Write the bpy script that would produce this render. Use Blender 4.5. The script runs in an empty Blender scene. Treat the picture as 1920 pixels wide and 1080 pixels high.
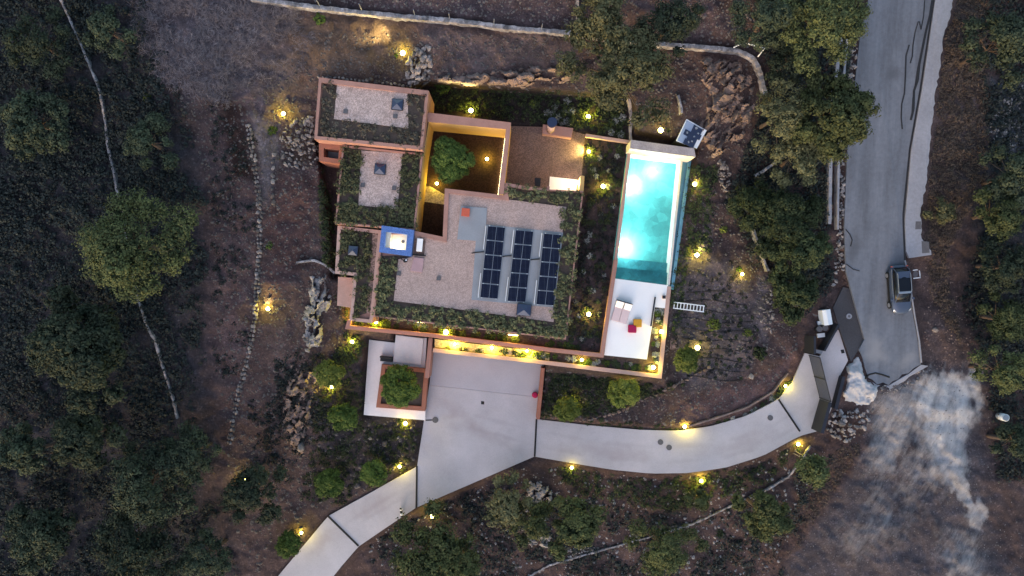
import bpy, bmesh, math, random
import numpy as np
from mathutils import Vector, Matrix

# ------------------------------------------------------------------ camera, sky, light
SC = bpy.context.scene
COL = SC.collection
H = 65.0          # drone height above the garden level (m)
S = 0.05          # metres per photograph pixel at garden level
cam_d = bpy.data.cameras.new('camera'); cam = bpy.data.objects.new('camera', cam_d); COL.objects.link(cam)
cam_d.sensor_width = 36.0; cam_d.lens = 36.0 * (H / S) / 1920.0
cam_d.clip_start = 0.5; cam_d.clip_end = 3000
cam.location = (0, 0, H); cam.rotation_euler = (0, 0, 0)
SC.camera = cam

SUN_EL, SUN_AZ = math.radians(8), math.radians(200)
world = bpy.data.worlds.new('World'); SC.world = world; world.use_nodes = True
wn = world.node_tree; wn.nodes.clear()
sky = wn.nodes.new('ShaderNodeTexSky'); sky.sky_type = 'NISHITA'; sky.sun_disc = False
sky.sun_elevation = SUN_EL; sky.sun_rotation = SUN_AZ; sky.air_density = 1.0; sky.dust_density = 1.5; sky.ozone_density = 1.0
hs = wn.nodes.new('ShaderNodeHueSaturation'); hs.inputs['Saturation'].default_value = 1.0
bg = wn.nodes.new('ShaderNodeBackground'); bg.inputs['Strength'].default_value = 0.135
wo = wn.nodes.new('ShaderNodeOutputWorld')
wn.links.new(sky.outputs[0], hs.inputs['Color']); wn.links.new(hs.outputs[0], bg.inputs[0]); wn.links.new(bg.outputs[0], wo.inputs[0])
sun_d = bpy.data.lights.new('sun', 'SUN'); sun = bpy.data.objects.new('sun', sun_d); COL.objects.link(sun)
sun_d.energy = 0.3; sun_d.angle = math.radians(50); sun_d.color = (1.0, 0.87, 0.93)
sun.rotation_euler = (math.radians(38), 0, math.radians(-15))
SC.view_settings.view_transform = 'Standard'; SC.view_settings.look = 'None'
SC.view_settings.gamma = 1.0; SC.view_settings.use_curve_mapping = False
SC.view_settings.exposure = 1.9
SC.render.engine = 'CYCLES'
SC.cycles.use_denoising = True
SC.cycles.max_bounces = 5; SC.cycles.diffuse_bounces = 2; SC.cycles.glossy_bounces = 2
SC.cycles.transparent_max_bounces = 6; SC.cycles.transmission_bounces = 2
SC.cycles.caustics_reflective = False; SC.cycles.caustics_refractive = False
SC.cycles.sample_clamp_indirect = 4.0

rng = np.random.default_rng(7); random.seed(7)

# ------------------------------------------------------------------ small maths
def W(px, py, z):
    k = (H - z) / H * S
    return ((px - 960) * k, (540 - py) * k, z)

def Wn(px, py, z):
    k = (H - z) / H * S
    return np.stack([(px - 960) * k, (540 - py) * k, z], -1)

def hash2(ix, iy, seed):
    h = (ix.astype(np.int64) * 374761393 + iy.astype(np.int64) * 668265263 + seed * 1442695041) & 0x7fffffff
    h = ((h ^ (h >> 13)) * 1274126177) & 0x7fffffff
    return ((h ^ (h >> 16)) & 0xffff) / 65535.0

def vnoise(x, y, seed=0):
    xi, yi = np.floor(x), np.floor(y); fx, fy = x - xi, y - yi
    fx = fx * fx * (3 - 2 * fx); fy = fy * fy * (3 - 2 * fy)
    a = hash2(xi, yi, seed); b = hash2(xi + 1, yi, seed); c = hash2(xi, yi + 1, seed); d = hash2(xi + 1, yi + 1, seed)
    return (a * (1 - fx) + b * fx) * (1 - fy) + (c * (1 - fx) + d * fx) * fy

def fbm(x, y, seed=0, o=4):
    s = 0; a = 0.5; t = 0
    for k in range(o):
        s = s + a * vnoise(x * 2 ** k, y * 2 ** k, seed + k * 17); t += a; a *= 0.5
    return s / t

def inside(poly, x, y):
    x = np.asarray(x, float); y = np.asarray(y, float); r = np.zeros(x.shape, bool)
    n = len(poly)
    for i in range(n):
        x0, y0 = poly[i]; x1, y1 = poly[(i + 1) % n]
        if y0 == y1: continue
        c = ((y0 > y) != (y1 > y)) & (x < (x1 - x0) * (y - y0) / (y1 - y0) + x0)
        r ^= c
    return r

def sdist(poly, x, y, closed=True):
    x = np.asarray(x, float); y = np.asarray(y, float); d = np.full(x.shape, 1e9); n = len(poly)
    for i in range(n if closed else n - 1):
        x0, y0 = poly[i]; x1, y1 = poly[(i + 1) % n]
        vx, vy = x1 - x0, y1 - y0; L = vx * vx + vy * vy + 1e-9
        t = np.clip(((x - x0) * vx + (y - y0) * vy) / L, 0, 1)
        d = np.minimum(d, np.hypot(x - x0 - t * vx, y - y0 - t * vy))
    if closed: d = np.where(inside(poly, x, y), -d, d)
    return d

def sstep(a, b, v):
    t = np.clip((v - a) / (b - a), 0, 1); return t * t * (3 - 2 * t)

# ------------------------------------------------------------------ outlines read off the photograph (pixels)
POOL = [(1181, 288), (1290, 301), (1258, 536), (1151, 522)]
DECK = [(1151, 522), (1253, 535), (1247, 578), (1228, 576), (1213, 674), (1133, 666)]
HOUSE_PAD = [(625, 420), (600, 262), (800, 162), (1180, 190), (1186, 255), (1300, 275), (1262, 540), (1240, 708), (1020, 684), (812, 655), (812, 632), (653, 612), (660, 520), (628, 515)]
DRIVE_EAST = [(1006, 786), (1100, 797), (1200, 806), (1270, 808), (1330, 800), (1400, 780), (1460, 749), (1487, 715), (1509, 662), (1537, 668), (1572, 617), (1590, 676), (1576, 702), (1562, 760), (1541, 806), (1498, 818), (1430, 855), (1360, 877), (1290, 887), (1220, 888), (1150, 881), (1070, 868), (1002, 856)]
FORECOURT = [(812, 655), (1020, 684), (1006, 786), (1002, 856), (780, 952), (782, 875), (795, 787)]
DRIVE_WEST = [(782, 875), (780, 952), (672, 1025), (610, 1100), (505, 1100), (615, 968)]
U_TERR = [(692, 637), (741, 643), (742, 627), (808, 634), (800, 710), (797, 788), (682, 778)]
ROAD = [(1640, -140), (1628, 0), (1613, 64), (1606, 130), (1589, 279), (1583, 425), (1586, 508), (1595, 540), (1621, 636), (1611, 655), (1618, 672), (1622, 690), (1629, 709), (1637, 712), (1645, 721), (1656, 717), (1666, 722), (1673, 715), (1684, 711), (1691, 702), (1703, 700), (1712, 691), (1727, 683), (1724, 640), (1715, 590), (1703, 513), (1697, 487), (1694, 413), (1707, 280), (1727, 167), (1752, 0), (1770, -140)]
SIDEWALK = [(1754, 0), (1772, -140), (1812, -140), (1788, 0), (1782, 35), (1771, 64), (1765, 110), (1754, 180), (1743, 286), (1736, 350), (1727, 397), (1728, 447), (1745, 470), (1745, 478), (1705, 484), (1699, 470), (1697, 413), (1709, 280), (1729, 167)]
APRON = [(1581, 538), (1594, 541), (1620, 636), (1610, 655), (1596, 678), (1574, 616), (1562, 577)]
GRAVEL = [(1630, 725), (1700, 703), (1760, 690), (1835, 700), (1850, 760), (1850, 900), (1900, 1000), (1940, 1100), (1460, 1100), (1480, 1050), (1540, 960), (1600, 880), (1625, 800)]

ZD = np.array([(480, -5.3), (700, -4.0), (790, -3.2), (1000, -3.0), (1250, -2.2), (1480, -0.9), (1600, -0.1)])
def zdrive(px): return np.interp(px, ZD[:, 0], ZD[:, 1])
ZR = np.array([(-150, 3.8), (0, 3.0), (300, 1.6), (540, 0.6), (720, -0.1)])
def zroad(py): return np.interp(py, ZR[:, 0], ZR[:, 1])

CTRL = np.array([(960, -150, 7.5), (500, 0, 5.6), (1400, 0, 5), (200, 0, 4), (0, 0, 3.4), (1620, 0, 3), (1780, 0, 3), (1900, 0, 2.2),
    (700, 95, 4.4), (960, 95, 4.6), (1100, 110, 4.0), (480, 200, 3), (560, 180, 3), (480, 450, 2.0), (480, 700, -.5), (430, 950, -3.5),
    (200, 400, 2.6), (0, 540, 2.4), (200, 800, -1), (0, 1080, -3), (300, 1080, -5), (590, 560, .8), (600, 800, -2.6), (640, 1080, -5.6),
    (900, 1010, -5), (1100, 1000, -4.6), (1300, 1000, -4), (1100, 1200, -7), (1300, 760, -1.5), (1100, 730, -1.6), (1400, 600, -.6), (1350, 450, -.2),
    (1350, 250, 1.7), (1450, 120, 3), (1500, 450, .4), (1570, 300, 1.3), (1650, 690, 0), (1600, 1000, -2.4), (1850, 1000, -2), (1900, 520, -.5),
    (1900, 250, .4), (1480, 640, -.7), (1600, 790, -.9), (1900, 760, -1.2), (1440, 920, -2.6), (60, 250, 3.0)])
def _tps(r): return np.where(r > 0, r * r * np.log(r + 1e-9), 0)
_c = CTRL[:, :2] / 1000.0
_K = _tps(np.linalg.norm(_c[:, None] - _c[None], axis=2)) + np.eye(len(_c)) * 1e-3
_P = np.c_[np.ones(len(_c)), _c]
_A = np.block([[_K, _P], [_P.T, np.zeros((3, 3))]])
_w = np.linalg.solve(_A, np.r_[CTRL[:, 2], 0, 0, 0])
def base_h(x, y):
    q = np.stack([np.clip(x, -120, 2040), np.clip(y, -120, 1200)], -1).reshape(-1, 2) / 1000.0
    out = np.empty(len(q))
    for i in range(0, len(q), 20000):
        p = q[i:i + 20000]
        out[i:i + 20000] = _tps(np.linalg.norm(p[:, None] - _c[None], axis=2)) @ _w[:-3] + np.c_[np.ones(len(p)), p] @ _w[-3:]
    return out.reshape(np.shape(x))

CLIFF = [(812, 150), (870, 160), (940, 162), (1010, 158), (1075, 148), (1130, 150), (1180, 170)]
PLATEAUS = [(HOUSE_PAD, lambda x, y: np.full(np.shape(x), -.12), 14),
            (U_TERR, lambda x, y: np.full(np.shape(x), -2.85), 10),
            (FORECOURT, lambda x, y: zdrive(x) - .2, 8), (DRIVE_WEST, lambda x, y: zdrive(x) - .2, 12), (DRIVE_EAST, lambda x, y: zdrive(x) - .2, 12),
            (ROAD, lambda x, y: zroad(y) - .15, 10), (SIDEWALK, lambda x, y: zroad(y) - .1, 10), (APRON, lambda x, y: zroad(y) * .5 - .25, 6),
            ([(1183, 291), (1286, 304), (1256, 533), (1153, 519)], lambda x, y: np.full(np.shape(x), -2.4), 4)]
def terrain(x, y):
    x = np.asarray(x, float); y = np.asarray(y, float)
    h = base_h(x, y)
    h = h + (fbm(x / 90, y / 90, 3) - .5) * 1.3 + (fbm(x / 22, y / 22, 9) - .5) * .55 + (vnoise(x / 7, y / 7, 31) - .5) * .12
    for poly, f, d in PLATEAUS:
        w = 1 - sstep(0, d, sdist(poly, x, y))
        h = h * (1 - w) + f(x, y) * w
    return h
def tz(px, py): return float(terrain(np.array([px]), np.array([py]))[0])
def G(px, py, dz=0.0):
    z = tz(px, py); x, y, _ = W(px, py, z); return (x, y, z + dz)

# ------------------------------------------------------------------ materials
def new_mat(name):
    m = bpy.data.materials.new(name); m.use_nodes = True
    nt = m.node_tree; b = nt.nodes['Principled BSDF']; return m, nt, b

def N(nt, t, **kw):
    n = nt.nodes.new(t)
    for k, v in kw.items():
        if k in n.inputs.keys(): n.inputs[k].default_value = v
        else: setattr(n, k, v)
    return n

def mix_mul(nt, a, fac_socket, lo, hi):
    mr = N(nt, 'ShaderNodeMapRange'); mr.inputs['From Min'].default_value = .25; mr.inputs['From Max'].default_value = .75
    mr.inputs['To Min'].default_value = lo; mr.inputs['To Max'].default_value = hi
    nt.links.new(fac_socket, mr.inputs['Value'])
    mx = N(nt, 'ShaderNodeVectorMath', operation='SCALE')
    nt.links.new(a, mx.inputs[0]); nt.links.new(mr.outputs[0], mx.inputs['Scale'])
    return mx.outputs[0]

def surf(name, col, rough=.85, n1=1.0, a1=.25, n2=8.0, a2=.2, bump=.3, speck=0.0, speck_scale=6.0, rand=0.0, metal=0.0, spec=.3, bumpd=.02):
    """a plain surface with grain at two scales, optional pebble cells, optional per-object tone"""
    m, nt, b = new_mat(name)
    tc = N(nt, 'ShaderNodeTexCoord'); rgb = N(nt, 'ShaderNodeRGB'); rgb.outputs[0].default_value = (*col, 1)
    x = rgb.outputs[0]
    t1 = N(nt, 'ShaderNodeTexNoise', Scale=n1, Detail=5.0, Roughness=.6); nt.links.new(tc.outputs['Object'], t1.inputs['Vector'])
    x = mix_mul(nt, x, t1.outputs['Fac'], 1 - a1, 1 + a1)
    t2 = N(nt, 'ShaderNodeTexNoise', Scale=n2, Detail=4.0, Roughness=.7); nt.links.new(tc.outputs['Object'], t2.inputs['Vector'])
    x = mix_mul(nt, x, t2.outputs['Fac'], 1 - a2, 1 + a2)
    if speck:
        v = N(nt, 'ShaderNodeTexVoronoi', Scale=speck_scale); nt.links.new(tc.outputs['Object'], v.inputs['Vector'])
        sep = N(nt, 'ShaderNodeSeparateColor'); nt.links.new(v.outputs['Color'], sep.inputs[0])
        x = mix_mul(nt, x, sep.outputs[0], 1 - speck, 1 + speck)
    if rand:
        oi = N(nt, 'ShaderNodeObjectInfo'); x = mix_mul(nt, x, oi.outputs['Random'], 1 - rand, 1 + rand)
    nt.links.new(x, b.inputs['Base Color'])
    b.inputs['Roughness'].default_value = rough; b.inputs['Metallic'].default_value = metal; b.inputs['Specular IOR Level'].default_value = spec
    if bump:
        bp = N(nt, 'ShaderNodeBump', Strength=bump, Distance=bumpd); nt.links.new(t2.outputs['Fac'], bp.inputs['Height']); nt.links.new(bp.outputs[0], b.inputs['Normal'])
    return m

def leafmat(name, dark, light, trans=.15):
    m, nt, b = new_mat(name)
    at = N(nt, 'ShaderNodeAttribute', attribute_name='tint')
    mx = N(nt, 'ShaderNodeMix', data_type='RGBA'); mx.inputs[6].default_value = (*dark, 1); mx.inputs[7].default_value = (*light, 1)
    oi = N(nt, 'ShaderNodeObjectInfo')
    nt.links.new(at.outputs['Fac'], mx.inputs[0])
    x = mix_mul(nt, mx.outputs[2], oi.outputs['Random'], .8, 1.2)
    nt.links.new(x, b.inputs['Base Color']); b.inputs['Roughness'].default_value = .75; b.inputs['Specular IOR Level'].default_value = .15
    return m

def emit(name, col, strength):
    m, nt, b = new_mat(name); b.inputs['Base Color'].default_value = (*col, 1)
    b.inputs['Emission Color'].default_value = (*col, 1); b.inputs['Emission Strength'].default_value = strength; return m

M = {}
M['stucco'] = surf('salmon_stucco', (.37, .195, .158), .9, .8, .16, 9, .12, .2)
M['stucco_pale'] = surf('pale_pink_stucco', (.45, .29, .25), .9, .8, .14, 9, .12, .2)
M['terracotta'] = surf('terracotta_paint', (.31, .125, .085), .85, .8, .16, 9, .12, .2)
M['stucco_lit'] = surf('lamp_lit_stucco', (.50, .30, .11), .9, .8, .15, 9, .1, .2)  # salmon stucco with yellow lamp light put into the colour
M['roofgravel'] = surf('pink_roof_gravel', (.40, .285, .255), .95, .5, .12, 5, .10, .5, .17, 15)
M['roofgravel_pale'] = surf('pale_roof_gravel', (.44, .325, .295), .95, .7, .16, 2.4, .26, .6, .24, 15)
M['terrace'] = surf('brown_gravel', (.150, .098, .086), .95, .6, .16, 5, .14, .6, .26, 15)
M['pathgravel'] = surf('path_gravel', (.22, .14, .115), .95, .6, .2, 6, .2, .6, .4, 8)
M['concrete'] = surf('drive_concrete', (.43, .395, .415), .9, .35, .13, 9, .10, .15)
def stain(m, segs, col, width=.9, amt=.75):
    nt = m.node_tree; b = nt.nodes['Principled BSDF']; src = b.inputs['Base Color'].links[0].from_socket; tc = N(nt, 'ShaderNodeTexCoord'); x = src
    nz = N(nt, 'ShaderNodeTexNoise', Scale=.9, Detail=5.0); nt.links.new(tc.outputs['Object'], nz.inputs['Vector'])
    for p, q in segs:
        p, q = Vector((*p, 0)), Vector((*q, 0)); d = (q - p); L = d.length; d.normalize(); mid = (p + q) / 2
        mp = N(nt, 'ShaderNodeMapping', vector_type='TEXTURE'); mp.inputs['Location'].default_value = mid; mp.inputs['Rotation'].default_value = (0, 0, math.atan2(d.y, d.x)); mp.inputs['Scale'].default_value = (L / 2, width, 1e4)
        nt.links.new(tc.outputs['Object'], mp.inputs['Vector']); ln = N(nt, 'ShaderNodeVectorMath', operation='LENGTH'); nt.links.new(mp.outputs[0], ln.inputs[0])
        ad = N(nt, 'ShaderNodeMath', operation='MULTIPLY_ADD'); nt.links.new(nz.outputs['Fac'], ad.inputs[0]); ad.inputs[1].default_value = 1.6; nt.links.new(ln.outputs['Value'], ad.inputs[2])
        mr = N(nt, 'ShaderNodeMapRange', interpolation_type='SMOOTHSTEP'); mr.inputs['From Min'].default_value = .7; mr.inputs['From Max'].default_value = 1.9; mr.inputs['To Min'].default_value = amt; mr.inputs['To Max'].default_value = 0
        nt.links.new(ad.outputs[0], mr.inputs['Value']); mx = N(nt, 'ShaderNodeMix', data_type='RGBA'); nt.links.new(mr.outputs[0], mx.inputs[0]); nt.links.new(x, mx.inputs[6]); mx.inputs[7].default_value = (*col, 1); x = mx.outputs[2]
    nt.links.new(x, b.inputs['Base Color'])
def wpt(px, py): return W(px, py, -3)[:2]
_tr = []
for off in (-14, 14):
    ctr_ = [(1010, 822), (1120, 842), (1230, 849), (1330, 842), (1420, 815), (1490, 768), (1530, 712)]
    _tr += [(wpt(ctr_[i][0] - (14 if i > 4 else 0) * 0, ctr_[i][1] + off), wpt(ctr_[i + 1][0], ctr_[i + 1][1] + off)) for i in range(6)]
stain(M['concrete'], _tr + [(wpt(800 + o_, 900), wpt(620 + o_, 1010)) for o_ in (-12, 14)] + [(wpt(850, 780 + o_), wpt(1010, 822 + o_)) for o_ in (-12, 14)], (.33, .30, .315), .32, .38)
stain(M['concrete'], [(wpt(820, 770), wpt(1000, 858)), (wpt(805, 740), wpt(900, 800)), (wpt(1020, 830), wpt(1260, 862)), (wpt(640, 980), wpt(760, 930)), (wpt(1300, 850), wpt(1450, 800)), (wpt(560, 1060), wpt(640, 990))], (.30, .25, .25), 1.1, .45)
M['concrete_dark'] = surf('older_concrete', (.40, .37, .40), .9, .3, .10, 12, .10, .15)
M['concrete_slab'] = surf('ballast_concrete', (.26, .27, .30), .9, .6, .1, 14, .1, .15)
M['white'] = surf('white_terrace_paving', (.78, .72, .73), .8, .5, .08, 6, .06, .1)
M['deckwhite'] = surf('white_pool_deck', (.86, .83, .83), .8, .5, .03, 10, .03, .1)
M['road'] = surf('road_asphalt', (.130, .140, .170), .92, .12, .16, 3.0, .14, .3)
def streaks(m, lo, hi, sx=.9, sy=.05):
    nt = m.node_tree; b = nt.nodes['Principled BSDF']; src = b.inputs['Base Color'].links[0].from_socket; tc = N(nt, 'ShaderNodeTexCoord')
    mp = N(nt, 'ShaderNodeMapping'); mp.inputs['Scale'].default_value = (sx, sy, 1); mp.inputs['Rotation'].default_value = (0, 0, .1); nt.links.new(tc.outputs['Object'], mp.inputs['Vector'])
    nz = N(nt, 'ShaderNodeTexNoise', Scale=1.0, Detail=4.0, Roughness=.65); nt.links.new(mp.outputs[0], nz.inputs['Vector']); nt.links.new(mix_mul(nt, src, nz.outputs['Fac'], lo, hi), b.inputs['Base Color'])
streaks(M['road'], .72, 1.3)
stain(M['road'], [(W(1650, 640, 0)[:2], W(1640, 690, 0)[:2]), (W(1618, 590, 0)[:2], W(1640, 700, 0)[:2]), (W(1690, 660, 0)[:2], W(1710, 690, 0)[:2])], (.24, .235, .25), 1.6, .55)
stain(M['road'], [(W(1680, 470, 0)[:2], W(1690, 510, 0)[:2]), (W(1670, 120, 2)[:2], W(1675, 160, 2)[:2]), (W(1592, 430, 0)[:2], W(1596, 500, 0)[:2])], (.07, .075, .09), 1.0, .6)
M['sidewalk'] = surf('pavement_concrete', (.25, .25, .285), .92, .3, .15, 4, .15, .3)
M['asphalt_new'] = surf('fresh_asphalt', (.052, .05, .058), .9, .3, .18, 8, .2, .3)
M['tar'] = surf('tar', (.018, .018, .022), .6, 2, .2, 12, .2, .1)
M['darkmetal'] = surf('dark_grey_metal', (.022, .024, .036), .6, 1, .12, 10, .08, .05, metal=.2)
M['slot'] = surf('drain_slot', (.012, .012, .014), .7, 1, .1, 10, .1, 0)
M['greymetal'] = surf('grey_metal', (.35, .36, .40), .4, 1, .1, 10, .05, 0, metal=.6)
M['whitepaint'] = surf('white_paint', (.75, .76, .80), .5, 1, .06, 10, .05, 0)
M['manhole'] = surf('cast_iron_cover', (.10, .095, .105), .7, 3, .15, 14, .2, .3)
M['stone'] = surf('pale_stone', (.17, .148, .146), .95, 1.4, .3, 8, .3, .7, rand=.45, bumpd=.05)
M['stone_brown'] = surf('brown_rock', (.135, .098, .088), .95, 1.1, .35, 6, .3, .8, rand=.4, bumpd=.06)
M['stone_grey'] = surf('grey_rock', (.19, .178, .185), .95, 1.1, .35, 6, .3, .8, rand=.4, bumpd=.06)
M['wallcap'] = surf('mortared_wall_top', (.21, .198, .215), .95, .9, .62, 5, .4, .8, .25, 3.0, bumpd=.05)
M['wallface'] = surf('rough_wall_face', (.10, .09, .095), .95, 1.2, .3, 6, .3, .8, .3, 3, bumpd=.05)
M['bark'] = surf('bark', (.085, .062, .055), .95, 3, .3, 14, .3, .6)
M['twig'] = surf('grey_twig', (.14, .12, .14), .9, 3, .3, 14, .2, 0)
M['poolwall'] = surf('white_pool_plaster', (.62, .58, .55), .85, 1, .12, 6, .12, .4)
M['rendered_stone'] = surf('stone_wall_top', (.36, .31, .31), .95, 1.5, .22, 7, .25, .5)
M['step_tile'] = surf('teal_step_tile', (.05, .23, .27), .5, .6, .2, 3, .2, .05, .12, 2)
M['trough_tile'] = surf('dark_teal_trough', (.10, .24, .34), .5, .6, .15, 3, .15, .05)
M['gategrey'] = surf('gate_grey', (.062, .068, .105), .5, 1, .1, 10, .05, 0)
M['water_tile'] = surf('pool_tile', (.105, .40, .41), .5, .35, .12, 1.8, .14, .05, .13, 1.3)
M['blue_tile'] = surf('blue_mosaic', (.085, .16, .40), .45, 1.2, .16, 12, .2, .1, .15, 14)
M['cream'] = surf('cream_tub', (.78, .68, .52), .6, 1, .06, 8, .05, 0)
M['redbox'] = surf('red_box', (.50, .10, .06), .7, 2, .1, 8, .1, .05)
M['magenta'] = surf('magenta_fabric', (.34, .012, .07), .9, 2, .1, 25, .12, .2)
M['mustard'] = surf('mustard_fabric', (.55, .27, .03), .9, 2, .1, 25, .12, .2)
M['cushion'] = surf('pink_white_cushion', (.66, .50, .50), .9, 1.5, .06, 20, .06, .1)
M['cushion_white'] = surf('white_cushion', (.84, .80, .79), .9, 1.5, .04, 20, .04, .1)
M['pinkmat'] = surf('pink_mat', (.40, .255, .27), .9, 1.5, .1, 20, .1, .1)
M['black'] = surf('black_paint', (.012, .012, .014), .5, 1, .1, 8, .05, 0)
M['rubber'] = surf('rubber', (.015, .015, .016), .8, 1, .1, 8, .05, 0)
M['soil'] = surf('planter_soil', (.075, .055, .047), .95, 1, .25, 6, .3, .6)
M['courtyard'] = surf('courtyard_bark_mulch', (.040, .020, .013), .95, .8, .25, 8, .3, .6, .3, 9)
M['sand'] = surf('sandy_bed', (.42, .32, .18), .95, 1, .2, 6, .25, .5, .25, 8)
M['lamp'] = emit('lamp_glass', (1.0, .90, .25), 9.0)
M['led'] = emit('led_strip', (1.0, .82, .42), 5.0)
M['skylight'] = surf('blue_black_dome', (.022, .03, .07), .18, 1, .1, 8, .05, 0, spec=.6)
M['carpaint'] = surf('silver_blue_paint', (.05, .068, .115), .3, 1, .04, 10, .02, 0, metal=.15, spec=.5)
M['carsilver'] = surf('silver_trim', (.34, .37, .43), .3, 1, .04, 10, .02, 0, metal=.6)
M['glass'] = surf('dark_car_glass', (.008, .010, .016), .12, 1, .05, 10, .02, 0, spec=.25)
M['headlamp'] = surf('headlamp_glass', (.6, .63, .68), .15, 1, .05, 10, .02, 0, spec=.6)
M['bluebin'] = surf('blue_plastic', (.12, .2, .42), .5, 1, .05, 10, .05, 0)
M['hose'] = surf('drip_hose', (.02, .016, .016), .7, 1, .1, 8, .1, 0)
M['spill'] = surf('spilled_mortar', (.38, .375, .40), .95, .5, .14, 4, .12, .5, bumpd=.06)

def solar_mat():
    m, nt, b = new_mat('solar_cell')
    tc = N(nt, 'ShaderNodeTexCoord'); br = N(nt, 'ShaderNodeTexBrick', Scale=1.0)
    br.offset = 0.0; br.inputs['Color1'].default_value = (.004, .005, .016, 1); br.inputs['Color2'].default_value = (.005, .007, .021, 1)
    br.inputs['Mortar'].default_value = (.05, .06, .10, 1); br.inputs['Mortar Size'].default_value = .008
    br.inputs['Brick Width'].default_value = .42; br.inputs['Row Height'].default_value = .105
    nt.links.new(tc.outputs['Object'], br.inputs['Vector']); nt.links.new(br.outputs['Color'], b.inputs['Base Color'])
    b.inputs['Roughness'].default_value = .22; b.inputs['Specular IOR Level'].default_value = .12; return m
M['solar'] = solar_mat()

def water_mat():
    m, nt, b = new_mat('pool_water'); nt.nodes.remove(b); out = nt.nodes['Material Output']
    tr = N(nt, 'ShaderNodeBsdfTransparent'); tr.inputs[0].default_value = (.80, .97, .96, 1)
    gl = N(nt, 'ShaderNodeBsdfGlossy'); gl.inputs['Roughness'].default_value = .08
    fr = N(nt, 'ShaderNodeFresnel', IOR=1.33); ns = N(nt, 'ShaderNodeTexNoise', Scale=1.6, Detail=3.0); tc = N(nt, 'ShaderNodeTexCoord')
    bp = N(nt, 'ShaderNodeBump', Strength=.25, Distance=.05); nt.links.new(tc.outputs['Object'], ns.inputs['Vector']); nt.links.new(ns.outputs['Fac'], bp.inputs['Height'])
    nt.links.new(bp.outputs[0], gl.inputs['Normal']); nt.links.new(bp.outputs[0], fr.inputs['Normal'])
    mx = N(nt, 'ShaderNodeMixShader'); nt.links.new(fr.outputs[0], mx.inputs[0]); nt.links.new(tr.outputs[0], mx.inputs[1]); nt.links.new(gl.outputs[0], mx.inputs[2])
    nt.links.new(mx.outputs[0], out.inputs['Surface']); return m
M['water'] = water_mat()

def ground_mat():
    m, nt, b = new_mat('earth')
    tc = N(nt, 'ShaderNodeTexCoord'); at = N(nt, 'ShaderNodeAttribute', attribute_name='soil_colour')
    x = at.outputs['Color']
    t1 = N(nt, 'ShaderNodeTexNoise', Scale=.7, Detail=6.0, Roughness=.65); nt.links.new(tc.outputs['Object'], t1.inputs['Vector']); x = mix_mul(nt, x, t1.outputs['Fac'], .6, 1.4)
    t3 = N(nt, 'ShaderNodeTexNoise', Scale=.22, Detail=4.0, Roughness=.6); nt.links.new(tc.outputs['Object'], t3.inputs['Vector']); x = mix_mul(nt, x, t3.outputs['Fac'], .75, 1.25)
    t2 = N(nt, 'ShaderNodeTexNoise', Scale=5.5, Detail=7.0, Roughness=.8); nt.links.new(tc.outputs['Object'], t2.inputs['Vector']); x = mix_mul(nt, x, t2.outputs['Fac'], .4, 1.65)
    v = N(nt, 'ShaderNodeTexVoronoi', Scale=6.5, Randomness=1.0); nt.links.new(tc.outputs['Object'], v.inputs['Vector'])
    sep = N(nt, 'ShaderNodeSeparateColor'); nt.links.new(v.outputs['Color'], sep.inputs[0])
    mr = N(nt, 'ShaderNodeMapRange'); mr.inputs['From Min'].default_value = .90; mr.inputs['From Max'].default_value = .96; mr.inputs['To Min'].default_value = 1.0; mr.inputs['To Max'].default_value = 1.55
    nt.links.new(sep.outputs[0], mr.inputs['Value'])
    sc = N(nt, 'ShaderNodeVectorMath', operation='SCALE'); nt.links.new(x, sc.inputs[0]); nt.links.new(mr.outputs[0], sc.inputs['Scale'])
    da = N(nt, 'ShaderNodeAttribute', attribute_name='lime_dust'); dmp = N(nt, 'ShaderNodeMapping', vector_type='TEXTURE'); dmp.inputs['Rotation'].default_value = (0, 0, math.radians(62)); dmp.inputs['Scale'].default_value = (1.9, .6, 1); nt.links.new(tc.outputs['Object'], dmp.inputs['Vector'])
    dn = N(nt, 'ShaderNodeTexNoise', Scale=1.0, Detail=10.0, Roughness=.8); nt.links.new(dmp.outputs[0], dn.inputs['Vector'])
    ma = N(nt, 'ShaderNodeMath', operation='MULTIPLY_ADD'); nt.links.new(dn.outputs['Fac'], ma.inputs[0]); ma.inputs[1].default_value = 1.5; nt.links.new(da.outputs['Fac'], ma.inputs[2])
    dr = N(nt, 'ShaderNodeMapRange'); dr.inputs['From Min'].default_value = .78; dr.inputs['From Max'].default_value = 2.0; nt.links.new(ma.outputs[0], dr.inputs['Value'])
    gate = N(nt, 'ShaderNodeMapRange'); gate.inputs['From Min'].default_value = 0; gate.inputs['From Max'].default_value = .25; nt.links.new(da.outputs['Fac'], gate.inputs['Value'])
    mu = N(nt, 'ShaderNodeMath', operation='MULTIPLY'); nt.links.new(dr.outputs[0], mu.inputs[0]); nt.links.new(gate.outputs[0], mu.inputs[1])
    dm_ = N(nt, 'ShaderNodeMix', data_type='RGBA'); nt.links.new(mu.outputs[0], dm_.inputs[0]); nt.links.new(sc.outputs[0], dm_.inputs[6]); dm_.inputs[7].default_value = (.50, .49, .51, 1)
    nt.links.new(dm_.outputs[2], b.inputs['Base Color']); b.inputs['Roughness'].default_value = .97; b.inputs['Specular IOR Level'].default_value = .1
    bp = N(nt, 'ShaderNodeBump', Strength=.8, Distance=.12); nt.links.new(t2.outputs['Fac'], bp.inputs['Height']); nt.links.new(bp.outputs[0], b.inputs['Normal'])
    return m
M['ground'] = ground_mat()

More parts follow.
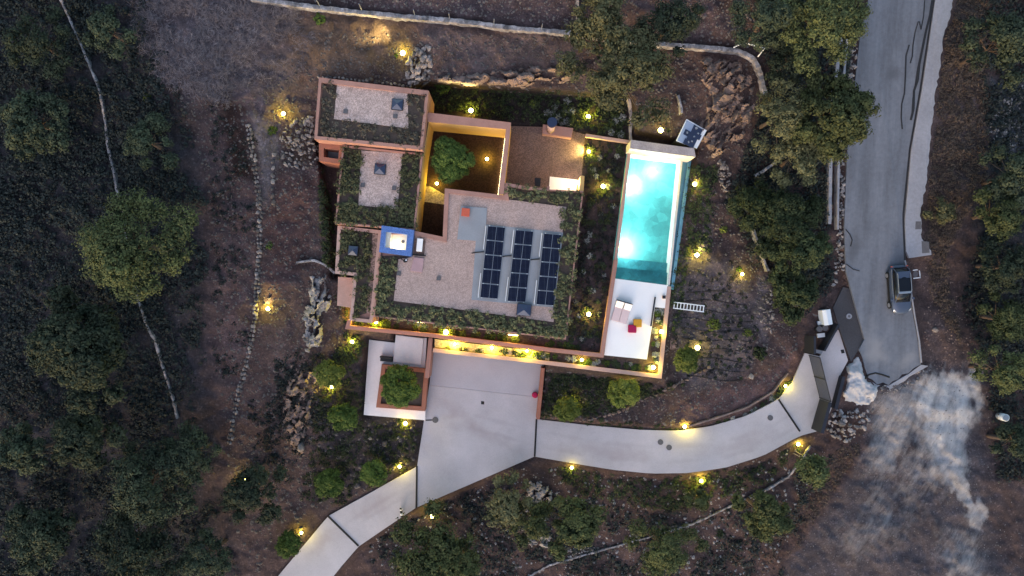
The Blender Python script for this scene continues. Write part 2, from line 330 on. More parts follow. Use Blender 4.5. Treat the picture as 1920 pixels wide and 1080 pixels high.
# leaf tones
M['pine'] = leafmat('pine_needles', (.030, .040, .020), (.105, .118, .045))
M['pine_dark'] = leafmat('dark_needles', (.016, .024, .018), (.062, .077, .045))
M['pine_olive'] = leafmat('olive_needles', (.050, .054, .029), (.155, .15, .075))
M['leaf_dark'] = leafmat('dark_leaves', (.015, .024, .013), (.060, .078, .034))
M['leaf_green'] = leafmat('green_leaves', (.025, .05, .012), (.09, .13, .03))
M['leaf_lime_and_lit'] = leafmat('lime_and_lit_leaves', (.05, .075, .015), (.15, .17, .04))
M['leaf_grey'] = leafmat('silver_leaves', (.15, .155, .15), (.40, .41, .40))
M['leaf_brown'] = leafmat('dry_leaves', (.05, .036, .028), (.13, .092, .072))
M['roofleaf'] = leafmat('roof_leaves', (.034, .038, .021), (.155, .155, .078))
M['roofleaf_dry'] = leafmat('dry_roof_leaves', (.036, .031, .023), (.115, .098, .076))
M['brush'] = leafmat('grey_brush', (.07, .06, .072), (.27, .24, .27))
M['under'] = leafmat('undergrowth_leaves', (.011, .015, .016), (.043, .051, .048))
M['grass_dry'] = leafmat('dry_grass', (.060, .045, .038), (.20, .15, .12))

# ------------------------------------------------------------------ object helpers
def tag(o, label=None, cat=None, group=None, kind=None):
    if label: o['label'] = label
    if cat: o['category'] = cat
    if group: o['group'] = group
    if kind: o['kind'] = kind
    return o

def empty(name, loc=(0, 0, 0), rz=0.0, label=None, cat=None, group=None):
    o = bpy.data.objects.new(name, None); COL.objects.link(o); o.location = loc; o.rotation_euler = (0, 0, rz)
    o.empty_display_size = .2
    return tag(o, label, cat, group)

ORD = 'first second third fourth fifth sixth seventh eighth ninth tenth eleventh twelfth thirteenth fourteenth fifteenth sixteenth seventeenth eighteenth nineteenth twentieth'.split()
class MB:
    def __init__(s): s.v = []; s.f = []
    def add(s, vs, fs):
        o = len(s.v); s.v += [tuple(p) for p in vs]; s.f += [tuple(i + o for i in f) for f in fs]; return s
    def prism(s, poly, z0, z1):
        """poly: world xy list; z0, z1: numbers or lists"""
        n = len(poly); a = sum(poly[i][0] * poly[(i + 1) % n][1] - poly[(i + 1) % n][0] * poly[i][1] for i in range(n))
        idx = list(range(n)) if a > 0 else list(range(n))[::-1]
        zb = [z0] * n if np.isscalar(z0) else list(z0); zt = [z1] * n if np.isscalar(z1) else list(z1)
        vs = [(poly[i][0], poly[i][1], zb[i]) for i in idx] + [(poly[i][0], poly[i][1], zt[i]) for i in idx]
        fs = [tuple(range(n))[::-1], tuple(range(n, 2 * n))] + [(i, (i + 1) % n, (i + 1) % n + n, i + n) for i in range(n)]
        return s.add(vs, fs)
    def pprism(s, ppoly, z0, z1):
        """pixel outline measured at its top z1"""
        return s.prism([W(x, y, z1)[:2] for x, y in ppoly], z0, z1)
    def box(s, c, d, rz=0.0):
        x, y, z = c; a, b, h = d[0] / 2, d[1] / 2, d[2] / 2; ca, sa = math.cos(rz), math.sin(rz)
        return s.prism([(x + ca * u - sa * v, y + sa * u + ca * v) for u, v in ((-a, -b), (a, -b), (a, b), (-a, b))], z - h, z + h)
    def ring(s, outer, inner, z0, z1):
        n = len(outer)
        for i in range(n):
            j = (i + 1) % n
            s.prism([outer[i], outer[j], inner[j], inner[i]], z0, z1)
        return s
    def cyl(s, c, r, h, n=20, r2=None):
        r2 = r if r2 is None else r2; x, y, z = c
        vs = [(x + r * math.cos(t), y + r * math.sin(t), z) for t in np.linspace(0, 2 * math.pi, n, False)] + [(x + r2 * math.cos(t), y + r2 * math.sin(t), z + h) for t in np.linspace(0, 2 * math.pi, n, False)]
        return s.add(vs, [tuple(range(n))[::-1], tuple(range(n, 2 * n))] + [(i, (i + 1) % n, (i + 1) % n + n, i + n) for i in range(n)])
    def tube(s, pts, r, n=6):
        pts = [Vector(p) for p in pts]; rs = [r] * len(pts) if np.isscalar(r) else r; vs = []; fs = []
        for i, p in enumerate(pts):
            d = (pts[min(i + 1, len(pts) - 1)] - pts[max(i - 1, 0)]).normalized()
            u = d.cross(Vector((0, 0, 1)) if abs(d.z) < .9 else Vector((1, 0, 0))).normalized(); w = d.cross(u)
            for k in range(n):
                t = 2 * math.pi * k / n; vs.append(p + (u * math.cos(t) + w * math.sin(t)) * rs[i])
        for i in range(len(pts) - 1):
            for k in range(n): fs.append((i * n + k, i * n + (k + 1) % n, (i + 1) * n + (k + 1) % n, (i + 1) * n + k))
        fs += [tuple(range(n))[::-1], tuple((len(pts) - 1) * n + k for k in range(n))]
        return s.add(vs, fs)
    def mesh(s, name, mat, smooth=False):
        me = bpy.data.meshes.new(name); me.from_pydata(s.v, [], s.f); me.validate()
        if mat is not None: me.materials.append(M[mat] if isinstance(mat, str) else mat)
        if smooth: me.polygons.foreach_set('use_smooth', [True] * len(me.polygons))
        bm = bmesh.new(); bm.from_mesh(me); bmesh.ops.recalc_face_normals(bm, faces=bm.faces); bm.to_mesh(me); bm.free()
        me.update(); return me
    def build(s, name, mat, parent=None, smooth=False, bevel=0.0):
        o = bpy.data.objects.new(name, s.mesh(name, mat, smooth)); COL.objects.link(o)
        if parent is not None:
            o.parent = parent
            o.matrix_parent_inverse = Matrix.Identity(4)
            o.location = (0, 0, 0)
        if bevel:
            md = o.modifiers.new('bevel', 'BEVEL'); md.width = bevel; md.segments = 2; md.limit_method = 'ANGLE'
        return o

def rel(mb, root):
    """shift world vertices into the root's own frame (roots are only rotated about z)"""
    inv = (Matrix.Translation(root.location) @ Matrix.Rotation(root.rotation_euler[2], 4, 'Z')).inverted()
    mb.v = [tuple(inv @ Vector(p)) for p in mb.v]; return mb

def part(mb, name, mat, root, smooth=False, bevel=0.0, world=True):
    if world: rel(mb, root)
    return mb.build(name, mat, root, smooth, bevel)

def inset(poly, d):
    """inset a world polygon by d metres (mitred)"""
    n = len(poly); a = sum(poly[i][0] * poly[(i + 1) % n][1] - poly[(i + 1) % n][0] * poly[i][1] for i in range(n)); sg = 1 if a > 0 else -1
    ds = [d] * n if np.isscalar(d) else d; out = []
    for i in range(n):
        p0, p1, p2 = Vector(poly[i - 1][:2]), Vector(poly[i][:2]), Vector(poly[(i + 1) % n][:2])
        e1, e2 = (p1 - p0).normalized(), (p2 - p1).normalized()
        n1, n2 = Vector((-e1.y, e1.x)) * sg, Vector((-e2.y, e2.x)) * sg
        A = Matrix(((n1.x, n1.y), (n2.x, n2.y))); det = n1.x * n2.y - n1.y * n2.x
        r1, r2 = n1.dot(p1) + ds[i - 1], n2.dot(p1) + ds[i]
        if abs(det) < 1e-3: q = p1 + n1 * ds[i]
        else: q = Vector(((r1 * n2.y - r2 * n1.y) / det, (n1.x * r2 - n2.x * r1) / det))
        out.append((q.x, q.y))
    return out

def wp(ppoly, z): return [W(x, y, z)[:2] for x, y in ppoly]

def cloud(name, C, Nn, size, asp, tint, mat, shape='leaf'):
    """many small leaf faces as one mesh"""
    n = len(C); R = rng.normal(size=(n, 3)); Nn = Nn / np.linalg.norm(Nn, axis=1, keepdims=True)
    U = np.cross(Nn, R); U /= np.linalg.norm(U, axis=1, keepdims=True) + 1e-9; V = np.cross(Nn, U)
    s = np.asarray(size)[:, None] * .5; a = np.asarray(asp)[:, None] if not np.isscalar(asp) else asp
    P = np.stack([C + U * s, C + V * s * a + Nn * s * .12, C - U * s, C - V * s * a + Nn * s * .12], 1).reshape(-1, 3)
    me = bpy.data.meshes.new(name); me.vertices.add(4 * n); me.vertices.foreach_set('co', P.astype(np.float32).ravel())
    me.loops.add(4 * n); me.loops.foreach_set('vertex_index', np.arange(4 * n, dtype=np.int32))
    me.polygons.add(n); me.polygons.foreach_set('loop_start', np.arange(0, 4 * n, 4, dtype=np.int32))
    try: me.polygons.foreach_set('loop_total', np.full(n, 4, dtype=np.int32))
    except Exception: pass
    at = me.attributes.new('tint', 'FLOAT', 'POINT'); at.data.foreach_set('value', np.repeat(np.clip(tint, 0, 1), 4).astype(np.float32))
    me.materials.append(M[mat]); me.update(calc_edges=True); me.validate(); return me

def link(me, name, parent=None, loc=(0, 0, 0), rz=0.0, sc=(1, 1, 1)):
    o = bpy.data.objects.new(name, me); COL.objects.link(o); o.location = loc; o.rotation_euler = (0, 0, rz); o.scale = sc
    if parent is not None: o.parent = parent
    return o

def scatter(poly, n):
    xs = [p[0] for p in poly]; ys = [p[1] for p in poly]; out = np.zeros((0, 2))
    while len(out) < n:
        q = np.stack([rng.uniform(min(xs), max(xs), 2 * n + 20), rng.uniform(min(ys), max(ys), 2 * n + 20)], -1)
        out = np.r_[out, q[inside(poly, q[:, 0], q[:, 1])]]
    return out[:n]

HARD = [FORECOURT, DRIVE_WEST, DRIVE_EAST, ROAD, SIDEWALK, APRON, U_TERR, POOL, DECK]
def free(q, margin=3):
    ok = np.ones(len(q), bool)
    for p in HARD: ok &= sdist(p, q[:, 0], q[:, 1]) > margin
    return ok

# ------------------------------------------------------------------ stones
def rock_mesh(seed, mat, flat=.7):
    r = random.Random(seed); bm = bmesh.new(); bmesh.ops.create_icosphere(bm, subdivisions=1, radius=.5)
    for v in bm.verts: v.co *= r.uniform(.85, 1.12)
    for _ in range(9):     # knock flat faces into it
        n = Vector((r.uniform(-1, 1), r.uniform(-1, 1), r.uniform(-.5, 1))).normalized(); d = r.uniform(.2, .36)
        for v in bm.verts:
            e = v.co.dot(n) - d
            if e > 0: v.co -= n * e
    sx, sy = r.uniform(.85, 1.15), r.uniform(.7, 1.0)
    for v in bm.verts: v.co = Vector((v.co.x * sx, v.co.y * sy, v.co.z * flat))
    me = bpy.data.meshes.new('stone'); bm.to_mesh(me); bm.free(); me.materials.append(M[mat]); return me
ROCKS = {k: [rock_mesh(i + 10 * j, k, .6 + .1 * (i % 3)) for i in range(7)] for j, k in enumerate(('stone', 'stone_brown', 'stone_grey'))}
def put_rock(mat, px, py, size, parent=None, name='stone', up=.12, aspect=1.0, ang=None, z=None):
    zz = (tz(px, py) if z is None else z) + size * up; x, y, _ = W(px, py, zz)
    o = bpy.data.objects.new(name, random.choice(ROCKS[mat])); COL.objects.link(o)
    o.location = (x, y, zz); o.rotation_euler = (random.uniform(-.45, .45), random.uniform(-.45, .45), random.uniform(0, 6.28) if ang is None else ang)
    o.scale = (size * aspect, size, size * random.uniform(.8, 1.1))
    if parent is not None: o.parent = parent; o.location = Vector(o.location) - Vector(parent.location)
    return o
def pile(name, poly, n, s0, s1, mat, label, cat, lift=.0, grain=None):
    c = np.mean(poly, 0); r = empty(name, G(c[0], c[1]), 0, label, cat)
    q = scatter(poly, n); zs = terrain(q[:, 0], q[:, 1]); dd = -sdist(poly, q[:, 0], q[:, 1]); mx = dd.max()
    for (x, y), z, d in zip(q, zs, dd):
        put_rock(mat, x, y, s0 + (s1 - s0) * random.random() ** 1.8, r, 'stone' if s1 < 1.0 else 'rock', up=.12 if s1 < 1.0 else -.04, aspect=random.uniform(1, 1.7) if s1 < 1.0 else random.uniform(1.1, 2.4), ang=grain and random.gauss(grain, .4), z=z + lift * (d / mx))
    return r
# ------------------------------------------------------------------ the ground sheet
def build_ground():
    a = np.arange(-64, 1985, 4.0); b = np.arange(-64, 1145, 4.0)
    out = np.array([-9000, -5000, -2600, -1400, -900, -600, -400, -280, -200, -150, -110, -84.0])
    xs = np.r_[out, a, 1920 - out[::-1]]; ys = np.r_[out, b, 1080 - out[::-1]]
    X, Y = np.meshgrid(xs, ys); Z = terrain(X, Y)
    P = Wn(X, Y, Z).reshape(-1, 3); nx, ny = len(xs), len(ys)
    i = np.arange(nx * ny).reshape(ny, nx)
    q = np.stack([i[:-1, :-1], i[1:, :-1], i[1:, 1:], i[:-1, 1:]], -1).reshape(-1, 4)
    me = bpy.data.meshes.new('ground'); me.vertices.add(len(P)); me.vertices.foreach_set('co', P.astype(np.float32).ravel())
    me.loops.add(q.size); me.loops.foreach_set('vertex_index', q.astype(np.int32).ravel())
    me.polygons.add(len(q)); me.polygons.foreach_set('loop_start', np.arange(0, q.size, 4, dtype=np.int32))
    try: me.polygons.foreach_set('loop_total', np.full(len(q), 4, dtype=np.int32))
    except Exception: pass
    me.polygons.foreach_set('use_smooth', np.ones(len(q), bool))
    # soil colours: earth tones zone by zone, the wood's darkened with shade
    c = np.zeros((ny, nx, 3)); c[:] = (.062, .043, .040)
    wob = (fbm(X / 30, Y / 30, 77) - .5) * 60 + (fbm(X / 9, Y / 9, 78) - .5) * 18
    def zone(poly, col, f=25, w=1.0):
        k = (1 - sstep(-f, f, sdist(poly, X, Y) + wob * (f / 25)))[..., None] * w
        c[:] = c * (1 - k) + np.array(col) * k
    zone([(-9000, -9000), (250, -9000), (340, 150), (390, 350), (400, 600), (380, 800), (420, 1000), (430, 9000), (-9000, 9000)], (.031, .029, .032), 60)  # forest floor darkened for canopy shade and falloff at the frame edge
    zone([(250, -60), (470, -60), (600, 60), (560, 170), (430, 190), (330, 160), (260, 110)], (.070, .058, .063), 45)
    zone([(480, -200), (1100, -200), (1400, 60), (1080, 50), (800, 22), (520, -5)], (.080, .058, .060), 20)
    zone([(560, 30), (780, 50), (790, 130), (600, 140), (520, 120)], (.088, .062, .048), 20)
    zone([(780, 50), (1080, 70), (1090, 140), (940, 150), (820, 130)], (.105, .075, .070), 18)
    zone([(380, 200), (460, 200), (480, 420), (470, 640), (420, 780), (400, 600)], (.068, .046, .045), 40)
    zone([(474, 215), (520, 235), (522, 290), (512, 385), (494, 385), (490, 300)], (.120, .100, .100), 8)
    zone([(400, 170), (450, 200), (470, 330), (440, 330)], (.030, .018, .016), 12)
    zone([(520, 320), (600, 330), (560, 520), (510, 560), (490, 420)], (.058, .036, .034), 14)
    zone([(808, 160), (1180, 180), (1180, 262), (808, 210)], (.030, .025, .024), 10)
    zone([(1096, 258), (1172, 268), (1130, 660), (1065, 645)], (.044, .032, .032), 6)
    zone([(1270, 470), (1400, 500), (1430, 600), (1400, 700), (1300, 740), (1255, 690)], (.085, .068, .068), 12)
    zone([(1330, 490), (1400, 520), (1390, 560), (1330, 540)], (.115, .09, .092), 10)
    zone([(1312, 380), (1330, 380), (1336, 430), (1318, 480), (1308, 470), (1322, 430)], (.125, .10, .098), 6)
    zone([(1420, 520), (1440, 520), (1440, 640), (1420, 640)], (.115, .095, .098), 8)
    zone([(1250, 770), (1450, 690), (1500, 640), (1490, 700), (1400, 770), (1290, 795)], (.110, .068, .062), 12)
    zone([(1030, 700), (1230, 715), (1200, 790), (1010, 780)], (.045, .034, .034), 10)
    zone([(1290, 110), (1400, 110), (1420, 300), (1330, 310)], (.075, .052, .048), 20)
    zone([(600, 690), (690, 690), (790, 800), (780, 870), (600, 960)], (.040, .033, .034), 16)
    zone([(1790, -60), (1850, -60), (1850, 330), (1770, 480), (1800, 640), (1850, 700), (1740, 690), (1730, 480), (1745, 300)], (.075, .055, .052), 14)
    zone([(1860, 150), (1990, 150), (1990, 300), (1850, 330)], (.062, .066, .075), 18)
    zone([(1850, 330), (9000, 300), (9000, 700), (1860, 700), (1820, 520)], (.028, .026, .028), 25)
    zone(GRAVEL, (.066, .056, .059), 18)
    zone([(1550, 830), (1610, 780), (1630, 830), (1500, 1010), (1440, 1080), (1420, 1050)], (.066, .043, .038), 14)
    zone([(1845, 880), (1930, 900), (1930, 1080), (1870, 1060)], (.068, .05, .048), 18)
    # white lime dust spread over the gravel, with a washed-out tongue
    n1 = fbm(X / 28, Y / 28, 5); ang = np.arctan2(Y - 600, X - 1790); rad = np.hypot(X - 1790, Y - 600); n2 = fbm(ang * 14, rad / 130, 6)
    D = np.zeros((ny, nx))
    def dust(poly, f, amt, thr=.45):
        k = (1 - sstep(-f, f, sdist(poly, X, Y) + (n1 - .5) * 44 + (n2 - .5) * 50 + (fbm(X / 7, Y / 7, 15) - .5) * 14)) * np.clip(.45 + (n1 * .35 + n2 * .85 - thr) * 1.3, 0, 1) * amt
        D[:] = np.maximum(D, k)
    dust([(1718, 712), (1760, 700), (1830, 690), (1840, 740), (1828, 790), (1814, 830), (1802, 885), (1778, 895), (1752, 850), (1728, 800), (1702, 760)], 20, 1.0, .28)
    dust([(1640, 740), (1730, 705), (1800, 890), (1770, 930), (1690, 900), (1620, 880)], 34, .7, .58)
    dust([(1540, 1000), (1640, 860), (1760, 900), (1700, 1010), (1600, 1060)], 40, .38, .62)
    dust([(1786, 884), (1797, 886), (1820, 930), (1844, 968), (1832, 976), (1808, 930)], 7, .7, .2)
    dust([(1760, 990), (1835, 1000), (1845, 1090), (1770, 1090)], 22, .55, .5)
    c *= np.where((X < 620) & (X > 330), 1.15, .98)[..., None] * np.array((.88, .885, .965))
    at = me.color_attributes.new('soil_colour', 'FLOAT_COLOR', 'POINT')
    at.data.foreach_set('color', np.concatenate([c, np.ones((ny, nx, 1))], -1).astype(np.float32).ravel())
    da = me.attributes.new('lime_dust', 'FLOAT', 'POINT'); da.data.foreach_set('value', D.astype(np.float32).ravel())
    me.materials.append(M['ground']); me.update(calc_edges=True)
    o = link(me, 'ground'); tag(o, 'brown stony hillside earth round the villa', 'ground', kind='structure')
build_ground()

# ------------------------------------------------------------------ road, pavement, driveway
def sheet(name, ppoly, zf, mat, thick=.25, parent=None, dz=0.0, **kw):
    zs = [float(zf(x, y)) + dz for x, y in ppoly]
    poly = [W(x, y, z)[:2] for (x, y), z in zip(ppoly, zs)]
    mb = MB(); n = len(poly); mb.prism(poly, [z - thick for z in zs], zs)
    return mb.build(name, mat, parent, **kw)
def dens(poly, step=40):
    out = []
    for i in range(len(poly)):
        (x0, y0), (x1, y1) = poly[i], poly[(i + 1) % len(poly)]; k = max(1, int(math.hypot(x1 - x0, y1 - y0) / step))
        out += [(x0 + (x1 - x0) * t / k, y0 + (y1 - y0) * t / k) for t in range(k)]
    return out
def ribbon(mb, line, wpx, zf, dz=.004, thick=.02):
    """a thin strip laid along a pixel polyline on a surface"""
    for i in range(len(line) - 1):
        (x0, y0), (x1, y1) = line[i], line[i + 1]; L = math.hypot(x1 - x0, y1 - y0) + 1e-6; nx, ny = -(y1 - y0) / L * wpx / 2, (x1 - x0) / L * wpx / 2
        q = [(x0 + nx, y0 + ny), (x1 + nx, y1 + ny), (x1 - nx, y1 - ny), (x0 - nx, y0 - ny)]
        zs = [float(zf(x, y)) + dz for x, y in q]
        mb.prism([W(x, y, z)[:2] for (x, y), z in zip(q, zs)], [z - thick for z in zs], zs)
    return mb
def resample(line, n):
    d = np.r_[0, np.cumsum([math.dist(line[i], line[i + 1]) for i in range(len(line) - 1)])]; t = np.linspace(0, d[-1], n)
    return list(zip(np.interp(t, d, [p[0] for p in line]), np.interp(t, d, [p[1] for p in line])))
zr = lambda x, y: zroad(y); zd = lambda x, y: zdrive(x)
road = sheet('road', dens(ROAD), zr, 'road'); tag(road, 'grey asphalt road beside the wooded slope', 'road', kind='structure')
for ln, w in (([(1734, 0), (1732, 30), (1727, 55), (1724, 40)], 2.0), ([(1722, 40), (1716, 60), (1712, 85), (1711, 105), (1707, 118)], 2.0), ([(1705, 84), (1699, 105), (1698, 140), (1696, 175), (1691, 195), (1690, 220), (1692, 242)], 2.4),
              ([(1748, 0), (1744, 28), (1736, 60), (1730, 90), (1724, 120), (1721, 150), (1714, 170), (1713, 205), (1708, 225)], 4.0), ([(1727, 100), (1721, 128), (1717, 155), (1712, 185), (1710, 218)], 2.0),
              ([(1586, 430), (1594, 440), (1598, 450), (1595, 462)], 2.0), ([(1587, 495), (1600, 505), (1612, 508)], 1.5)):
    ribbon(MB(), ln, w, zr, .035, .06).build('crack_sealing', 'tar', road)
ribbon(MB(), [(1751, 0), (1726, 167), (1706, 280), (1694, 400), (1694, 420), (1697, 487), (1702, 513), (1714, 590), (1723, 640)], 3.0, zr, .035, .06).build('gutter_line', 'tar', road)
def ragged(poly, step, jit):
    out = []
    for x, y in dens(poly, step):
        d = sdist(SIDEWALK[3:14], np.array([x]), np.array([y]), False)[0]; out.append((x + random.uniform(-jit, jit * .6), y) if d < 1 else (x, y))
    return out
walk = sheet('pavement', ragged(SIDEWALK, 7, 2.6), zr, 'sidewalk', .3, dz=.13); tag(walk, 'pale concrete pavement with broken outer edge along the road', 'pavement', kind='structure')
sheet('cover', [(1717, 415), (1727, 415), (1727, 430), (1716, 430)], zr, 'manhole', .02, walk, dz=.138)
sheet('cover', [(1728, 452), (1742, 453), (1743, 474), (1729, 475)], zr, 'manhole', .02, walk, dz=.138)
kb = ribbon(MB(), [(1697, 488), (1703, 513), (1709, 550), (1715, 590), (1724, 640), (1728, 680)], 2.5, zr, .1, .3).build('kerb', 'sidewalk'); tag(kb, 'thin concrete kerb where the pavement has ended, beside the parked car', 'kerb', kind='structure')
ap = sheet('apron', APRON, lambda x, y: zroad(y) * .5 - .1, 'asphalt_new', .4); tag(ap, 'dark asphalt apron between the gate enclosure and the road', 'pavement', kind='structure')
MB().cyl(W(1591.5, 593, .05 + zroad(593) * .5 - .16), .26, .075, 20).build('manhole_cover', 'sidewalk', ap)
MB().cyl(W(1591.5, 593, .05 + zroad(593) * .5 - .158), .12, .08, 16).build('manhole_centre', 'manhole', ap)

drive = empty('driveway'); tag(drive, 'pale concrete driveway sweeping past the forecourt', 'driveway', kind='structure')
UP = resample([(1006, 786), (1100, 797), (1200, 806), (1270, 808), (1330, 800), (1400, 780), (1460, 749), (1487, 715), (1509, 662)], 30)
LO = resample([(1002, 856), (1070, 868), (1150, 881), (1220, 888), (1290, 887), (1360, 877), (1430, 855), (1498, 818), (1541, 806)], 30)
mb = MB()
tops = [[W(x, y, zdrive(x)) for x, y in e] for e in (UP, LO)]; vs = tops[0] + tops[1] + [(x, y, z - .35) for x, y, z in tops[0] + tops[1]]; n = 30
mb.add(vs, [(i, i + 1, n + i + 1, n + i) for i in range(n - 1)] + [(2 * n + i, 2 * n + i + 1, i + 1, i) for i in range(n - 1)] + [(n + i, n + i + 1, 3 * n + i + 1, 3 * n + i) for i in range(n - 1)])
mb.build('slab', 'concrete', drive)
sheet('slab', [(1509, 662), (1537, 668), (1572, 617), (1590, 676), (1576, 702), (1562, 760), (1541, 806)], zd, 'concrete', .35, drive)
SPLIT = [(803, 722), (1014, 745)]
sheet('slab', dens([(812, 655), (1020, 684), (1012, 745), (805, 722)], 60), zd, 'concrete_dark', .35, drive)
sheet('slab', dens([(804.7, 722.4), (1012, 745.4), (1006, 786), (1002, 856), (780, 952), (782, 875), (795, 787)], 60), zd, 'concrete', .35, drive)
UP = resample([(782, 875), (700, 921), (615, 968), (560, 1034), (505, 1100)], 24); LO = resample([(780, 952), (726, 988), (672, 1025), (640, 1062), (610, 1100)], 24)
tops = [[W(x, y, zdrive(x)) for x, y in e] for e in (UP, LO)]; vs = tops[0] + tops[1] + [(x, y, z - .35) for x, y, z in tops[0] + tops[1]]; n = 24
MB().add(vs, [(i, i + 1, n + i + 1, n + i) for i in range(n - 1)] + [(2 * n + i, 2 * n + i + 1, i + 1, i) for i in range(n - 1)] + [(n + i, n + i + 1, 3 * n + i + 1, 3 * n + i) for i in range(n - 1)]).build('slab', 'concrete', drive)
for ln in ([(781.5, 874), (780.5, 953)], [(1006, 786), (1002.5, 856)], [(615, 968), (672, 1024)], [(1460, 749), (1500, 809)]):
    ribbon(MB(), resample(ln, 8), 3.2, zd, .06, .1).build('drain_channel', 'slot', drive)
ribbon(MB(), [(798, 788), (814, 787.5)], 2.0, zd, .006, .03).build('drain_channel', 'slot', drive)
for x, y, r in ((816.5, 787, .3), (1238, 828.5, .27), (1254, 838.5, .27), (1443.5, 783, .26)):
    MB().cyl(W(x, y, zdrive(x) - .1), r, .1 + (.02 if x < 1000 else .05), 24).build('manhole_cover', 'manhole', drive)
sheet('drain_grate', [(902, 752), (908, 752.5), (908, 758.5), (902, 758)], zd, 'slot', .03, drive, dz=.008)
sheet('drain_grate', [(1576, 656), (1582, 655), (1584, 662), (1578, 663)], zd, 'slot', .03, drive, dz=.008)

# ------------------------------------------------------------------ the villa
ZA, ZB, ZE, ZP = 4.6, 3.6, 3.6, 3.0
A_ = [(598, 145), (804, 170), (792, 281), (589, 261)]
B_ = [(642, 272), (793, 288), (778, 432), (628, 420)]
E_ = [(834, 353), (945, 366), (943, 342), (1028, 355), (1094, 358), (1061, 637), (700, 594), (711, 478), (716, 433), (778, 433), (830, 444)]
D_ = [(633, 423), (716, 432), (711, 478), (700, 594), (697, 606), (655, 601), (663, 517), (628, 513)]
house = empty('villa', (0, 0, 0), label='low salmon villa with gravel roofs edged by planting and a courtyard', cat='house')
def block(ppoly, z, par_w, zb=-.5, cap='stucco', wall='stucco', parapet=.3):
    w = wp(ppoly, z); MB().prism(w, zb, z - parapet).build('wall', wall, house)
    MB().ring(w, inset(w, par_w), z - parapet - .002, z).build('parapet', cap, house)
block(A_, ZA, [.42, .25, .3, .25])
block(B_, ZB, .16)
block(E_, ZE, [.38, .4, .3, .12, .12, .12, .12, .1, .3, .38, .38])
block(D_, ZP, .3, cap='stucco_pale')
def roofpatch(ppoly, z, mat, name='roof_gravel', dz=-.26):
    MB().pprism(ppoly, z + dz - .06, z + dz).build(name, mat, house)
roofpatch([(606, 153), (797, 177), (787, 272), (597, 255)], ZA, 'soil', 'roof_bed', -.27)
roofpatch([(632, 158), (764, 173), (766, 241), (626, 223)], ZA, 'roofgravel_pale', dz=-.18)
roofpatch([(647, 276), (788, 291), (774, 426), (633, 414)], ZB, 'soil', 'roof_bed', -.27)
roofpatch([(677, 282), (755, 288), (745, 392), (672, 385)], ZB, 'roofgravel_pale', dz=-.18)
roofpatch([(948, 349), (1090, 363), (1058, 632), (705, 589), (716, 480), (770, 478), (775, 440), (833, 448), (842, 361), (940, 372)], ZE, 'soil', 'roof_bed', -.27)
roofpatch([(842, 362), (945, 373), (1062, 388), (1054, 440), (1038, 604), (830, 576), (738, 564), (747, 486), (772, 482), (779, 437), (833, 446)], ZE, 'roofgravel', dz=-.16)
roofpatch([(638, 430), (698, 436), (694, 585), (660, 596), (668, 512), (634, 508)], ZP, 'soil', 'roof_bed', -.2)
roofpatch([(699, 434), (714, 436), (708, 480), (699, 590), (687, 586)], ZP, 'pathgravel', 'roof_path', -.1)
# courtyard
def pslab(name, ppoly, z0, z1, mat, parent=None, **kw): return MB().pprism(ppoly, z0, z1).build(name, mat, parent, **kw)
pslab('courtyard_wall', [(801, 211), (958, 230), (949, 242), (802, 228)], -.5, 3.7, 'stucco_lit', house)
pslab('wall_coping', [(800.6, 210.6), (958.4, 229.8), (949, 242.3), (801.8, 228.3)], 3.69, 3.75, 'stucco', house)
pslab('courtyard_wall', [(958, 230), (944, 366), (934, 364), (949, 242.4)], -.5, 3.7, 'stucco_lit', house)
pslab('wall_coping', [(958.3, 230), (944.2, 364), (933.8, 363.5), (948.8, 242.6)], 3.69, 3.75, 'stucco', house)
pslab('courtyard_floor', [(795, 220), (950, 236), (942, 372), (845, 372), (838, 450), (780, 444), (788, 330)], -.3, .05, 'courtyard', house)
pslab('courtyard_paving', [(797, 350), (806, 349), (836, 366), (836, 384), (794, 378)], .04, .07, 'sand', house)
# the wall of the slot on the west, ochre plaster: salmon stucco with yellow lamp light in its colour
slotw = wp([(803.5, 228), (793.5, 288), (778.5, 431)], 3.55)
for i in range(2):
    p, q = Vector(slotw[i]), Vector(slotw[i + 1]); d = (q - p).normalized(); nn = Vector((-d.y, d.x))
    MB().prism([p, q, q + nn * .06, p + nn * .06], 0, 3.45).build('plaster', 'stucco_lit', house)
p, q = Vector(W(934, 364, 3.7)[:2]), Vector(W(949, 243, 3.7)[:2])
MB().tube([(p.x - .1, p.y, .18), (q.x - .1, q.y, .18)], .05, 6).build('light_strip', 'led', house)
# domes and vents
def skylight(px, py, z, wpx, hpx, rot=-.1):
    x, y, _ = W(px, py, z); a, b = wpx * S / 2 * .95, hpx * S / 2 * .95; mb = MB(); mb.box((x, y, z - .1), (2 * a, 2 * b, .3), rot); k = mb.build('skylight', 'darkmetal', house)
    m2 = MB(); ca, sa = math.cos(rot), math.sin(rot)
    cs = [(x + ca * u - sa * v, y + sa * u + ca * v, z + .052) for u, v in ((-a * .93, -b * .93), (a * .93, -b * .93), (a * .93, b * .93), (-a * .93, b * .93))]
    m2.add(cs + [(x, y, z + .3)], [(0, 1, 4), (1, 2, 4), (2, 3, 4), (3, 0, 4), (3, 2, 1, 0)]); m2.build('dome', 'skylight', k)
skylight(745, 196, ZA, 21, 20); skylight(712.5, 317, ZB, 21, 20); skylight(662, 470, ZP + .3, 18, 18); skylight(982.5, 581, ZE + .2, 27, 22)
for x, y, z in ((648, 209, ZA), (741, 218, ZA), (680, 347, ZB), (739, 353, ZB), (822.7, 522, ZE), (748, 513, ZE)):
    X, Y, _ = W(x, y, z - .12); MB().box((X, Y, z - .12), (.36, .36, .12), -.1).build('roof_vent', 'manhole', house)
